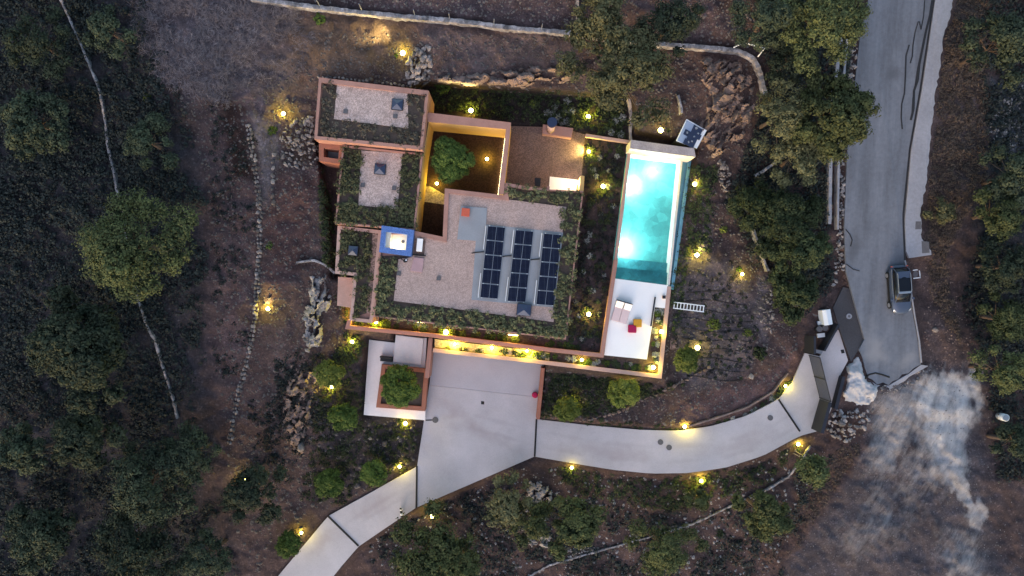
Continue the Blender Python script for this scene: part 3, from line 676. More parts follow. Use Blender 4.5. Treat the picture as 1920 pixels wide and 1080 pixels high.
# light well beside the upper block
lw = wp([(598, 268), (645, 273), (642, 308), (598, 302)], 3.0); MB().ring(lw, inset(lw, .42), 0, 3.0).build('light_well', 'terracotta', house)
pslab('light_well_floor', [(605, 268), (645, 273), (643, 301), (605, 297)], 1.2, 1.5, 'concrete_slab', house)
# porch under the terrace edge
pslab('porch_floor', [(1031, 331), (1083, 337), (1083, 372), (1028, 368)], -.1, .12, 'deckwhite', house)
pslab('porch_wall', [(1089, 329), (1096, 330), (1094, 360), (1087, 359)], 0, 3.55, 'stucco_lit', house)
pslab('porch_beam', [(1026, 349), (1031, 349.5), (1030, 357), (1025, 356)], 0, 3.5, 'stucco', house)
# lower step box west of the house
pslab('store_roof', [(634, 519), (663, 521), (657, 577), (632, 573)], -.5, 1.6, 'stucco_pale', house)

# gravel terrace north of the roof
tr = MB().pprism([(950, 236), (1019, 238), (1075, 246), (1097, 252), (1090, 338), (1090, 372), (938, 362)], -.3, .06).build('terrace', 'terrace'); tag(tr, 'brown gravel terrace between the courtyard and the garden', 'terrace', kind='structure')
bb = empty('barbecue_bench', W(1046, 246, 0), label='salmon masonry bench with round chimney at the edge of the gravel terrace', cat='barbecue')
part(MB().pprism([(1018, 233), (1075, 240), (1071.5, 258), (1017, 250.5)], 0, .95), 'bench', 'stucco', bb, bevel=.02)
cx, cy, _ = W(1032, 243.5, .95)
part(MB().cyl((cx, cy, .94), .36, 2.7, 28), 'chimney', 'stucco_pale', bb, True)
part(MB().cyl((cx, cy, 3.62), .44, .3, 28), 'chimney_cap', 'skylight', bb)
dm = MB().pprism([(1003, 333), (1014, 334), (1013, 350), (1003, 349)], .061, .09).build('dark_rectangle', 'darkmetal'); tag(dm, 'dark rectangle lying on the gravel terrace near the lit porch', 'mat')  # thin dark rectangle on the terrace gravel

# ------------------------------------------------------------------ garden walls
def gwall(name, pts, wpx, z0, z1, mat, label, cat='wall', joints=True):
    """pts: centre line pixels at the wall's top"""
    line = [Vector(W(x, y, z1)[:2]) for x, y in pts]; w = wpx * S / 2; L = []; R = []
    for i, p in enumerate(line):
        a = (line[i] - line[i - 1]).normalized() if i else None; b = (line[i + 1] - line[i]).normalized() if i < len(line) - 1 else None
        a = a or b; b = b or a; n1 = Vector((-a.y, a.x)); n2 = Vector((-b.y, b.x)); m = (n1 + n2).normalized(); k = w / max(.3, m.dot(n1))
        L.append(p + m * k); R.append(p - m * k)
    mb = MB().prism([tuple(v) for v in L] + [tuple(v) for v in R[::-1]], z0, z1)
    o = mb.build(name, mat, bevel=.02); return tag(o, label, cat, kind='thing')
gwall('garden_wall', [(655, 600), (651.5, 613.5), (811, 629), (1040, 657), (1128.5, 666.5), (1155, 487)], 7.5, -3.2, .42, 'stucco', 'pink garden wall stepping under the roof planting and up beside the pool deck')
gwall('garden_wall', [(812, 656.5), (1040, 682), (1237.5, 706), (1255, 537)], 7.5, -3.2, .12, 'stucco_pale', 'salmon retaining wall above the forecourt turning the corner round the pool deck')
gwall('garden_wall', [(1018.5, 690), (1009, 786)], 6.5, -3.5, -1.6, 'terracotta', 'terracotta wall along the forecourt beside the round red pouf')
gwall('garden_wall', [(807.5, 634), (800, 709)], 8, -3.2, -1.0, 'stucco', 'salmon wall between the white terrace and the forecourt')
gwall('garden_wall', [(1098, 253.5), (1182, 266), (1180, 288), (1155, 487)], 6.0, -1.0, .30, 'stucco_pale', 'pale low wall running from the gravel terrace down the pool edge')
ph = empty('pool_head_wall', W(1240, 275, 0), label='thick stone wall with pale lit plaster face at the head of the pool', cat='wall')
part(MB().pprism([(1183, 263), (1301, 279), (1304, 294), (1182, 278)], -2.4, 2.5), 'wall', 'poolwall', ph)
part(MB().pprism([(1182.6, 262), (1301.5, 278), (1304.5, 294.4), (1181.6, 278.4)], 2.49, 2.58), 'coping', 'rendered_stone', ph)

# ------------------------------------------------------------------ swimming pool
pool = empty('swimming_pool', W(1218, 410, 0), label='lit turquoise swimming pool with an overflow edge', cat='pool')
ip = wp([(1181, 289), (1276, 300), (1252, 534), (1151, 522)], .0)
fl = wp([(1181, 289), (1290, 301), (1258, 536), (1151, 522)], .0)
part(MB().prism(fl, -2.0, -1.6), 'floor', 'water_tile', pool)
ow = inset(fl, -.3)
for i in range(4): part(MB().prism([ow[i], ow[(i + 1) % 4], fl[(i + 1) % 4], fl[i]], -1.9, .02), 'basin_wall', 'trough_tile' if i == 1 else 'water_tile', pool)
part(MB().pprism([(1276, 300), (1280, 300.5), (1256, 535), (1252, 534.5)], -1.6, .01), 'weir', 'poolwall', pool)
part(MB().pprism([(1280, 300.5), (1290, 301.5), (1258, 536), (1256, 535)], -1.6, -.35), 'overflow_trough', 'trough_tile', pool)
part(MB().pprism([(1154, 500), (1256, 512), (1253, 535), (1151, 523)], -1.6, -.55), 'step', 'step_tile', pool)
part(MB().pprism([(1157, 483), (1258, 494), (1255, 513), (1154, 501)], -1.6, -1.0), 'step', 'step_tile', pool)
part(MB().prism(ip, -.06, -.05), 'water', 'water', pool)
def light(name, loc, energy, col, r=.1, parent=None):
    d = bpy.data.lights.new(name, 'POINT'); d.energy = energy; d.color = col; d.shadow_soft_size = r
    o = bpy.data.objects.new(name, d); COL.objects.link(o); o.location = loc
    if parent is not None: o.parent = parent; o.location = Vector(loc) - Vector(parent.location)
    return o
for x, y in ((1179, 345), (1166, 462)):
    X, Y, _ = W(x, y, -.7)
    lens = MB().cyl((X - .28, Y, -.78), .13, .16, 16); part(lens, 'pool_lamp', 'led', pool)
    light('pool_light', (X + .4, Y, -.62), 300, (1.0, 1.0, .96), .3, pool)
X, Y, _ = W(1230, 320, -.7); light('pool_light', (X, Y, -.6), 130, (1.0, 1.0, .96), .3, pool)
dk = MB().pprism(DECK, -.4, .08).build('pool_deck', 'deckwhite'); tag(dk, 'bright white deck at the end of the pool', 'deck', kind='structure')
ph['kind'] = 'thing'

# ------------------------------------------------------------------ white terrace with the tree planter
ut = empty('white_terrace', W(740, 700, -2.6), label='white paved terrace wrapping round the square tree planter', cat='terrace'); ut['kind'] = 'structure'
part(MB().pprism([(692, 637), (741, 643), (742, 627), (800, 634), (797, 690), (716, 682), (705, 764), (797, 771), (797, 788), (682, 778)], -3.3, -2.55), 'paving', 'white', ut)
part(MB().pprism([(742, 628), (794, 635), (789, 684), (737, 678)], -2.6, -2.3), 'raised_paving', 'white', ut)
pl = empty('tree_planter', W(752, 726, -2.6), label='square terracotta planter on the white terrace with a tree', cat='planter')
po = wp([(716, 683), (803, 692), (797, 770), (705, 764)], -2.0)
part(MB().ring(po, inset(po, .38), -3.0, -2.0), 'planter_wall', 'terracotta', pl)
part(MB().prism(inset(po, .36), -3.0, -2.25), 'soil', 'soil', pl)
bx, by, bz = W(725, 673, -2.3)
bs = empty('black_sofa', (bx, by, -2.55), -.09, 'low black bench sofa on the white terrace behind the planter', 'sofa')
part(MB().box((0, 0, .22), (1.2, .5, .38)), 'seat', 'black', bs, bevel=.03, world=False); part(MB().box((0, .2, .5), (1.2, .16, .5)), 'backrest', 'black', bs, bevel=.03, world=False)

# ------------------------------------------------------------------ solar panels and roof clutter
zt = ZE - .14
sl = MB().pprism([(912, 421), (1056, 436), (1039, 577), (884, 562), (892, 452)], zt - .04, zt).build('ballast_slab', 'concrete_slab'); tag(sl, 'grey concrete base sheet under the three solar rows', 'slab', kind='thing')
s2 = MB().pprism([(864, 386), (913, 390), (910, 453), (857, 449)], zt - .02, zt + .06).build('concrete_plinth', 'concrete_slab'); tag(s2, 'square grey concrete plinth on the roof under the red box', 'slab', kind='thing')
rx, ry, _ = W(873, 398, zt + .5); rb = empty('red_box', (rx, ry, zt + .06), -.1, 'small red box standing on the grey roof plinth', 'box')
part(MB().box((0, 0, .2), (.62, .62, .4)), 'body', 'redbox', rb, bevel=.03, world=False); part(MB().box((0, 0, .43), (.72, .72, .07)), 'lid', 'redbox', rb, bevel=.02, world=False)
ROWS = [((914.7, 423), (947.7, 426.2), (933.4, 561), (899.8, 558), 'solar panel row next to the square grey plinth'),
        ((967, 430.5), (1000.6, 433.5), (985.5, 567), (951, 565), 'solar panel row between the two other rows, its foot at the roof dome'),
        ((1019.5, 437), (1053.4, 440), (1039, 573.5), (1005, 571), 'solar panel row along the planted outer roof edge')]
for ri, (a, b, c, d, lab) in enumerate(ROWS):
    zl, zh = zt + .12, zt + .55          # low edge faces east, high edge west
    P0, P1, P2, P3 = Vector(W(*a, zh)), Vector(W(*b, zl)), Vector(W(*c, zl)), Vector(W(*d, zh))
    o3 = (P0 + P1 + P2 + P3) / 4; row = empty('solar_panel_row', (o3.x, o3.y, zt), label='dark blue ' + lab, cat='solar panels')
    for k in range(5):
        t0, t1 = (k + .012) / 5, (k + .988) / 5
        q = [P0.lerp(P3, t0), P1.lerp(P2, t0), P1.lerp(P2, t1), P0.lerp(P3, t1)]
        nrm = (q[1] - q[0]).cross(q[3] - q[0]).normalized(); nrm = nrm if nrm.z > 0 else -nrm
        fr = MB().add([p for p in q] + [p - nrm * .045 for p in q], [(0, 1, 2, 3), (7, 6, 5, 4), (0, 4, 5, 1), (1, 5, 6, 2), (2, 6, 7, 3), (3, 7, 4, 0)])
        pan = part(fr, 'panel', 'greymetal', row)
        for u0, u1 in ((.018, .49), (.51, .982)):
            g = [q[0].lerp(q[1], u0).lerp(q[3].lerp(q[2], u0), .022), q[0].lerp(q[1], u1).lerp(q[3].lerp(q[2], u1), .022), q[0].lerp(q[1], u1).lerp(q[3].lerp(q[2], u1), .978), q[0].lerp(q[1], u0).lerp(q[3].lerp(q[2], u0), .978)]
            g = [p + nrm * .006 for p in g]
            cell = MB().add(g + [p - nrm * .004 for p in g], [(0, 1, 2, 3), (7, 6, 5, 4), (0, 4, 5, 1), (1, 5, 6, 2), (2, 6, 7, 3), (3, 7, 4, 0)])
            rel(cell, row); c_o = cell.build('cell_field', 'solar', pan)
    for t in (.0, .2, .4, .6, .8, 1.0):
        for e in (.1, .9):
            p = P0.lerp(P3, t).lerp(P1.lerp(P2, t), e); part(MB().box((p.x, p.y, p.z + .02), (.06, .06, .05)), 'clamp', 'whitepaint', row)
    for t0, t1 in ((.0, .33), (.66, 1.0)):
        p, q = P0.lerp(P3, t0), P0.lerp(P3, t1); off = Vector((-.16, 0, -.16)); part(MB().tube([p + off, q + off], .035, 6), 'rail', 'whitepaint', row)
    for t in (.02, .5, .98):
        p = P0.lerp(P3, t); part(MB().box((p.x - .02, p.y, (p.z + zt) / 2 - .03), (.05, .05, p.z - zt - .03)), 'support_leg', 'greymetal', row)
    p = P0.lerp(P3, .36); part(MB().tube([(p.x - .1, p.y, zt + .05), (p.x - .8, p.y - .05, zt + .04), (p.x - 1.2, p.y - .12, zt + .04)], .045, 6), 'cable', 'rubber', row)

# ------------------------------------------------------------------ hot tub and things beside it
tub = empty('hot_tub', W(743, 452, ZE), label='square blue mosaic hot tub with lit cream basin on the roof', cat='hot tub')
zt2 = ZE + .55
to = wp([(715.8, 422.7), (776.4, 431.4), (770.8, 480.8), (710.7, 472.7)], zt2); ti = wp([(723, 434.5), (763.7, 439.5), (760.6, 469), (721, 463.5)], zt2)
part(MB().ring(to, ti, ZE - .3, zt2), 'rim', 'blue_tile', tub)
tin = inset(ti, -.14); part(MB().ring(tin, ti, zt2, zt2 + .015), 'rim_band', 'blue_tile', tub)
part(MB().prism(ti, ZE - .32, ZE - .25), 'basin', 'cream', tub)
bl = [ti[0], tuple(Vector(ti[0]).lerp(Vector(ti[1]), .22)), tuple(Vector(ti[3]).lerp(Vector(ti[2]), .22)), ti[3]]
part(MB().prism(bl, ZE - .25, ZE + .1), 'bench', 'cream', tub)
cx, cy, _ = W(755.5, 453, ZE - .25); part(MB().cyl((cx, cy, ZE - .255), .15, .02, 16), 'drain', 'manhole', tub)
cx, cy, _ = W(744, 466, ZE); light('tub_light', (cx, cy + .15, ZE + .15), 20, (1.0, .84, .55), .08, tub)
tb = empty('white_side_table', W(788, 460, ZE - .16), -.09, 'small white table on a dark mat beside the hot tub', 'table')
part(MB().box((0, 0, .42), (.52, 1.15, .06)), 'table_top', 'cushion_white', tb, bevel=.02, world=False)
for u in (-1, 1):
    for v in (-1, 1): part(MB().box((u * .2, v * .5, .2), (.05, .05, .4)), 'leg', 'darkmetal', tb, world=False)
mt = MB().pprism([(777, 447), (798, 449), (795, 480), (774, 478)], ZE - .155, ZE - .13).build('roof_mat', 'terrace'); tag(mt, 'dark brown mat under the white table beside the hot tub', 'mat')
pb = MB().pprism([(773, 476.5), (798, 478.5), (798, 480.5), (773, 478.6)], ZE - .155, ZE + .02).build('timber_batten', 'black'); tag(pb, 'thin black batten lying between the dark mat and pink pad', 'batten')
pm = MB().pprism([(776, 482), (795, 484), (791.5, 511), (769, 508)], ZE - .15, ZE - .03).build('pink_pad', 'pinkmat', bevel=.03); tag(pm, 'pink rectangular pad lying on the roof gravel near the hot tub', 'mat')
fx, fy, _ = W(760, 489, ZE); fc = empty('filter_pump', (fx, fy, ZE - .16), 0, 'small black pump with white cap below the hot tub', 'pump')
part(MB().cyl((0, 0, 0), .16, .35, 14).tube([(0, 0, .2), (-.3, .1, .15), (-.45, .35, .12)], .04, 6), 'body', 'black', fc, world=False); part(MB().cyl((.1, .05, .3), .07, .1, 12), 'cap', 'whitepaint', fc, world=False)

# ------------------------------------------------------------------ pool deck furniture
lx, ly, _ = W(1165, 586, .3); dl = empty('double_lounger', (lx, ly, .08), math.radians(-16), 'white double sun lounger with a dark gap on the pool deck', 'lounger')
part(MB().box((0, 0, .1), (1.5, 2.05, .1)), 'base', 'whitepaint', dl, world=False)
for s in (-1, 1):
    part(MB().box((s * .375, -.28, .24), (.72, 1.3, .14)), 'mattress', 'cushion', dl, bevel=.03, world=False)
    mb = MB().add([(s * .375 - .36, .36, .2), (s * .375 + .36, .36, .2), (s * .375 + .36, 1.0, .55), (s * .375 - .36, 1.0, .55), (s * .375 - .36, .36, .32), (s * .375 + .36, .36, .32), (s * .375 + .36, .95, .66), (s * .375 - .36, .95, .66)],
        [(0, 1, 2, 3), (4, 5, 6, 7), (0, 1, 5, 4), (1, 2, 6, 5), (2, 3, 7, 6), (3, 0, 4, 7)])
    part(mb, 'backrest', 'cushion_white', dl, world=False)
part(MB().box((0, 1.03, .36), (1.52, .05, .6)), 'back_frame', 'darkmetal', dl, world=False)
part(MB().box((0, .68, .42), (.04, .62, .5)), 'centre_gap_strip', 'darkmetal', dl, world=False)
for px, py, nm, mt_, lab in ((1186, 616.5, 'pouf', 'magenta', 'magenta square pouf on the white pool deck'), (1196, 606, 'pouf', 'mustard', 'mustard yellow square pouf on the white pool deck')):
    X, Y, _ = W(px, py, .5); e = empty(nm, (X, Y, .08), -.03, lab, 'pouf')
    part(MB().box((0, 0, .23), (.75, .75, .4)), 'cushion', mt_, e, bevel=.06, world=False); part(MB().box((0, 0, .02), (.7, .7, .04)), 'base', 'darkmetal', e, world=False)
X, Y, _ = W(1003, 741, -2.7); e = empty('round_pouf', (X, Y, zdrive(1003)), 0, 'round red pouf against the terracotta forecourt wall', 'pouf')
part(MB().cyl((0, 0, .02), .3, .38, 24, .27), 'cushion', 'magenta', e, True, .05, world=False); part(MB().cyl((0, 0, 0), .27, .03, 24), 'base', 'darkmetal', e, world=False)
X, Y, _ = W(1225.5, 592, .0); e = MB().prism(wp([(1228, 557), (1230, 557), (1222, 612), (1220, 612)], .35), -.3, .35).build('deck_gap_strip', 'darkmetal'); tag(e, 'thin dark strip at the gap along the white pool deck edge', 'strip')  # dark strip stands in for the dark gap along the deck edge
X, Y, _ = W(1245, 557, .3); e = empty('deck_light_box', (X, Y, .08), 0, 'small square mustard lantern at the deck corner by the pool', 'lantern')
part(MB().box((0, 0, .13), (.25, .25, .26)), 'body', 'mustard', e, world=False); part(MB().box((0, 0, .28), (.3, .3, .04)), 'lid', 'darkmetal', e, world=False)

# ------------------------------------------------------------------ ladder, disc, equipment hut
lp, lq = Vector(G(1262, 572, .12)), Vector(G(1318, 579, .12)); dv = (lq - lp); ang = math.atan2(dv.y, dv.x); L = dv.length
ld = empty('ladder', ((lp.x + lq.x) / 2, (lp.y + lq.y) / 2, max(lp.z, lq.z) + .02), ang, 'white aluminium ladder lying on the planted slope beside the pool', 'ladder')
for s in (-1, 1): part(MB().box((0, s * .28, 0), (L, .09, .07)), 'rail', 'whitepaint', ld, world=False)
for k in range(10): part(MB().box((-L / 2 + .08 + k * (L - .16) / 9, 0, 0), (.075, .5, .05)), 'rung', 'whitepaint', ld, world=False)
X, Y, Z = G(1259, 645); e = MB().cyl((0, 0, -.3), .52, .42, 30).build('stone_disc', 'pathgravel', bevel=.02); e.location = (X, Y, Z); tag(e, 'round pale gravelled disc in the planting outside the pool corner', 'disc')
hz = 2.4; hc = W(1295, 249, hz); hut = empty('equipment_hut', (hc[0], hc[1], 0), 0, 'small equipment hut with pale blue flat roof and dark clutter near the pool head', 'hut')
hp = wp([(1287, 224), (1324, 245), (1306, 278), (1268, 264)], hz)
part(MB().prism(hp, -.2, hz), 'wall', 'darkmetal', hut); part(MB().prism(inset(hp, -.03), hz, hz + .06), 'roof', 'whitepaint', hut)
o_, ux, uy = Vector(hp[0]), (Vector(hp[1]) - Vector(hp[0])), (Vector(hp[3]) - Vector(hp[0]))
def hr(u0, u1, v0, v1): return [tuple(o_ + ux * a + uy * b) for a, b in ((u0, v0), (u1, v0), (u1, v1), (u0, v1))]
hm = surf('hut_roof_blue', (.27, .34, .50), .5, 1, .06, 8, .05, 0)
part(MB().prism(hr(.03, .42, .03, .97), hz + .06, hz + .075), 'roof_sheet', hm, hut)
for r in (hr(.40, .84, .05, .5), hr(.36, .8, .5, .96), hr(.14, .40, .38, .62), hr(.3, .42, .74, .96), hr(.55, .9, .3, .52)):
    part(MB().prism(r, hz + .06, hz + random.uniform(.09, .22)), 'roof_plate', 'skylight', hut)
for u, v in ((.55, .14), (.27, .5), (.62, .5), (.5, .82), (.62, .72), (.72, .3)):
    p = o_ + ux * u + uy * v; part(MB().box((p.x, p.y, hz + .22), (random.uniform(.1, .2), random.uniform(.1, .22), .06), random.uniform(0, 1.5)), 'fitting', 'greymetal', hut)

# ------------------------------------------------------------------ gate and bin enclosure
def vwall(pa, pb, za, hgt, th=.12):
    a, b = Vector(W(*pa, za)[:2]), Vector(W(*pb, za)[:2]); d = (b - a).normalized(); n = Vector((-d.y, d.x)) * th / 2
    return MB().prism([tuple(a - n), tuple(b - n), tuple(b + n), tuple(a + n)], za - .4, za + hgt)
gz = -.5
gt = empty('sliding_gate', W(1528, 708, gz), label='grey slatted sliding gate across the top of the driveway', cat='gate')
ga, gb = Vector(W(1517.5, 666, gz)), Vector(W(1537.5, 746, gz)); gh = 2.15
for k in range(26):
    z0 = gz + .08 + k * gh / 26; d = (gb - ga).normalized(); n = Vector((-d.y, d.x, 0)) * .02; n2 = n * (-1.6)
    q = [ga - n, gb - n, gb + n2 * -1, ga + n2 * -1]
    part(MB().prism([(p.x, p.y) for p in q], z0, z0 + gh / 26 * .6), 'slat', 'gategrey', gt)
for t in (0, .5, 1): p = ga.lerp(gb, t); part(MB().box((p.x - .05, p.y, gz + gh / 2 + .05), (.08, .08, gh + .1), math.radians(-14)), 'post', 'darkmetal', gt)
p, q = ga, gb; part(MB().tube([(p.x, p.y, gz + gh + .1), (q.x, q.y, gz + gh + .1)], .05, 4), 'top_rail', 'darkmetal', gt)
part(MB().tube([(p.x, p.y, gz + .03), (q.x, q.y, gz + .03)], .06, 4), 'bottom_rail', 'darkmetal', gt)
for nm, pa, pb, za, hg, th, lab in (('gate_wall', (1538, 748), (1523, 804), -.7, 2.1, .3, 'dark panel wall continuing the gate down to the drive edge'),
        ('gate_wall', (1574, 704), (1559, 764), -.5, .9, .3, 'low dark wall beside the mortar spill outside the gate'),
        ('gate_wall', (1509, 628), (1509, 660), -.5, 2.2, .2, 'dark panel wall between the gate and the shrubs'),
        ('gate_wall', (1558, 606), (1531, 655), -.5, 1.7, .18, 'black wall screening the bin enclosure from the apron')):
    o = vwall(pa, pb, za, hg, th).build(nm, 'darkmetal'); tag(o, lab, 'wall', kind='thing')
fl = MB().pprism([(1519, 575), (1540, 557), (1560, 556), (1563, 576), (1573, 612), (1540, 664), (1512, 657), (1512, 632), (1524, 612), (1517, 590)], -1.2, -.28).build('bin_yard', 'sidewalk'); tag(fl, 'paved bin yard behind the gate walls', 'paving', kind='structure')
X, Y, _ = W(1551, 595, .8); e = empty('utility_cabinet', (X, Y, -.28), .17, 'white utility cabinet with a ridged lid beside the dark apron', 'cabinet')
part(MB().box((0, 0, .55), (.72, 1.36, 1.1)), 'body', 'whitepaint', e, bevel=.02, world=False)
part(MB().add([(-.39, -.71, 1.1), (.39, -.71, 1.1), (.39, .71, 1.1), (-.39, .71, 1.1), (-.05, -.71, 1.26), (-.05, .71, 1.26)], [(0, 1, 2, 3), (0, 4, 5, 3), (1, 2, 5, 4), (0, 1, 4), (2, 3, 5)]), 'lid', 'whitepaint', e, world=False)
for px, py, lab in ((1536, 617, 'dark round bin in the yard, next to the black screen wall'), (1547, 615, 'dark round bin in the yard, next to the white cabinet')):
    X, Y, _ = W(px, py, .4); e = empty('round_bin', (X, Y, -.28), 0, lab, 'bin'); part(MB().cyl((0, 0, 0), .2, .7, 18, .26), 'body', 'darkmetal', e, True, world=False); part(MB().cyl((0, 0, .7), .28, .06, 18), 'lid', 'manhole', e, world=False)
X, Y, _ = W(1541, 629, .3); e = empty('white_crate', (X, Y, -.28), .12, 'small white lidded crate in the bin yard', 'crate'); part(MB().box((0, 0, .2), (.66, .34, .4)), 'body', 'whitepaint', e, bevel=.02, world=False); part(MB().box((0, 0, .42), (.7, .38, .05)), 'lid', 'whitepaint', e, world=False)
X, Y, _ = W(1540, 606, .3); e = empty('blue_crate', (X, Y, -.28), .1, 'small blue plastic crate beside the white cabinet', 'crate'); part(MB().box((0, 0, .15), (.4, .35, .3)), 'body', 'bluebin', e, bevel=.02, world=False); part(MB().box((0, 0, .32), (.43, .38, .04)), 'rim', 'whitepaint', e, world=False)
X, Y, _ = W(1531, 586, -.1); e = MB().cyl((0, 0, 0), .36, .1, 24).build('round_cover', 'manhole', bevel=.02); e.location = (X, Y, -.28); tag(e, 'large dark round cover in the bin yard paving', 'cover')
lip = [(1630, 713), (1645, 722), (1666, 723), (1684, 712), (1704, 701), (1727, 684), (1741, 686), (1722, 697), (1705, 706), (1697, 714), (1678, 724), (1668, 731), (1655, 730), (1646, 733), (1634, 722)]
o = sheet('road_end_lip', lip, zr, 'sidewalk', .4, dz=-.06); tag(o, 'broken pale concrete lip along the end of the road', 'road', kind='structure')
pile('rubble_pile', [(1640, 722), (1680, 722), (1725, 694), (1745, 690), (1740, 705), (1690, 730), (1650, 742)], 60, .12, .4, 'stone_grey', 'broken asphalt and stones strewn below the road end', 'stone pile', .05)
# mortar spill
sp = [(1588, 684), (1600, 670), (1610, 664), (1616, 680), (1622, 701), (1626, 716), (1646, 722), (1645, 738), (1636, 752), (1625, 759), (1609, 763), (1594, 757), (1584, 755), (1580, 735), (1588, 716)]
gX, gY = np.meshgrid(np.arange(1570, 1656, 1.5), np.arange(655, 772, 1.5)); dd = -sdist(sp, gX, gY) + (fbm(gX / 9, gY / 9, 91) - .5) * 14; mm = sstep(-2, 9, dd)
gZ = terrain(gX, gY) - .1 + mm * (.2 + .4 * fbm(gX / 20, gY / 20, 92) + .06 * vnoise(gX / 3, gY / 3, 93)) - (mm < .01) * .3; ny, nx = gX.shape; ii = np.arange(nx * ny).reshape(ny, nx)
qq = np.stack([ii[:-1, :-1], ii[1:, :-1], ii[1:, 1:], ii[:-1, 1:]], -1).reshape(-1, 4); qq = qq[(mm > .01).ravel()[qq].any(1)]
mb = MB(); mb.v = [tuple(p) for p in Wn(gX, gY, gZ).reshape(-1, 3)]; mb.f = [tuple(f) for f in qq]
o = mb.build('mortar_spill', 'spill', smooth=True); tag(o, 'pale lump of spilled mortar between the gate and the road end', 'mortar')
pts = [G(x, y, .12) for x, y in ((1619, 711), (1628, 702), (1640, 699), (1652, 702), (1666, 707))]; o = MB().tube(pts, .09, 8).build('black_hose', 'rubber', smooth=True); tag(o, 'black hose curling over the broken end of the road', 'hose')
pts = [G(x, y, .25) for x, y in ((1618, 748), (1625, 744), (1633, 742))]; o = MB().tube(pts, .06, 8).build('black_hose', 'rubber', smooth=True); tag(o, 'short black pipe stuck in the mortar spill', 'pipe')

# ------------------------------------------------------------------ parked car (rear up, nose down the road)
def build_car():
    X, Y, _ = W(1680.5, 543, .65); z = zroad(543)
    car = empty('parked_car', (X, Y, z), math.radians(-86), 'silver blue estate car with dark glass roof parked by the pavement', 'car')
    # x forward, y to the car's left; sections of half width / heights
    secs = [(-2.2, .62, .45, .75), (-2.1, .80, .32, .90), (-1.7, .88, .24, .98), (-.6, .90, .22, .99), (.6, .90, .22, .98), (1.1, .89, .24, .95), (1.7, .85, .28, .86), (2.05, .74, .34, .76), (2.24, .52, .42, .66)]
    mb = MB(); ring = []
    for x, w, zb, zt_ in secs:
        zm = zb + (zt_ - zb) * .55; ring.append([(x, -w * .9, zb), (x, -w, zm), (x, -w * .97, zt_ - .05), (x, -w * .84, zt_), (x, 0, zt_ + .035), (x, w * .84, zt_), (x, w * .97, zt_ - .05), (x, w, zm), (x, w * .9, zb)])
    vs = [p for r in ring for p in r]; k = 9; fs = []
    for i in range(len(ring) - 1):
        for j in range(k): fs.append((i * k + j, i * k + (j + 1) % k, (i + 1) * k + (j + 1) % k, (i + 1) * k + j))
    fs += [tuple(range(k)), tuple((len(ring) - 1) * k + j for j in range(k))]
    mb.add(vs, fs); part(mb, 'body', 'carpaint', car, True, world=False)
    cab = [(-2.05, .66, .92, .60, .96), (-1.65, .74, .96, .60, 1.38), (-1.1, .76, .97, .60, 1.46), (-.2, .76, .97, .60, 1.48), (.35, .76, .97, .58, 1.43), (1.15, .74, .93, .66, .95)]
    mb = MB(); vs = []
    for x, wb, zb, wt, zt_ in cab: vs += [(x, -wb, zb), (x, -wt, zt_), (x, 0, zt_ + .03), (x, wt, zt_), (x, wb, zb)]
    fs = [(i * 5 + j, i * 5 + j + 1, (i + 1) * 5 + j + 1, (i + 1) * 5 + j) for i in range(5) for j in range(4)] + [(0, 1, 2, 3, 4), (25, 26, 27, 28, 29)]
    part(mb.add(vs, fs), 'cabin_glass', 'glass', car, True, world=False)
    def skin(pts, name, mat): part(MB().add(pts, [tuple(range(len(pts)))]), name, mat, car, world=False)
    mb = MB()
    for s in (-1, 1): mb.tube([(-1.95, s * .66, 1.03), (-1.62, s * .62, 1.39), (-1.1, s * .615, 1.475), (-.2, s * .615, 1.495), (.36, s * .60, 1.445), (1.16, s * .70, .985)], .05, 6)
    part(mb, 'pillar', 'carpaint', car, world=False)
    part(MB().box((-1.35, 0, 1.455), (.62, 1.16, .05)), 'roof', 'carpaint', car, bevel=.02, world=False)
    part(MB().box((-.42, 0, 1.512), (1.15, 1.02, .02)), 'roof_window', 'glass', car, world=False)
    part(MB().box((.25, 0, 1.47), (.2, 1.1, .04)), 'roof_front', 'carsilver', car, bevel=.015, world=False)
    for s in (-1, 1):
        part(MB().tube([(-1.5, s * .58, 1.5), (-1.3, s * .585, 1.56), (.05, s * .585, 1.56), (.25, s * .57, 1.49)], .03, 6), 'roof_rail', 'carsilver', car, world=False)
        part(MB().box((.85, s * .98, 1.0), (.2, .2, .14)), 'mirror', 'carpaint', car, bevel=.04, world=False)
        part(MB().tube([(-1.9, s * .80, .985), (-.6, s * .83, 1.0), (.9, s * .82, .985)], .022, 6), 'window_trim', 'carsilver', car, world=False)
        part(MB().add([(2.02, s * .74, .70), (2.2, s * .52, .66), (2.0, s * .56, .80), (1.78, s * .76, .86), (1.82, s * .83, .80)], [(0, 1, 2, 3, 4)]), 'headlight', 'headlamp', car, world=False)
        part(MB().box((-2.12, s * .66, .82), (.1, .26, .12), s * .4), 'tail_light', 'redbox', car, world=False)
        for x in (-1.35, 1.38):
            m = MB(); n = 20
            m.tube([(x, s * .72, .33), (x, s * .93, .33)], .33, n); wl = part(m, 'wheel', 'rubber', car, world=False)
            m = MB().tube([(x, s * .92, .33), (x, s * .945, .33)], .2, n); o = m.build('rim', 'greymetal', wl)
    for s in (-1, 1): part(MB().box((0, s * .885, .36), (2.1, .06, .22)), 'side_cladding', 'rubber', car, world=False)
    part(MB().box((2.2, 0, .42), (.1, 1.0, .14)), 'bumper_grille', 'black', car, world=False)
    part(MB().box((-2.17, 0, .5), (.1, 1.2, .2)), 'bumper', 'carsilver', car, bevel=.03, world=False)
build_car()
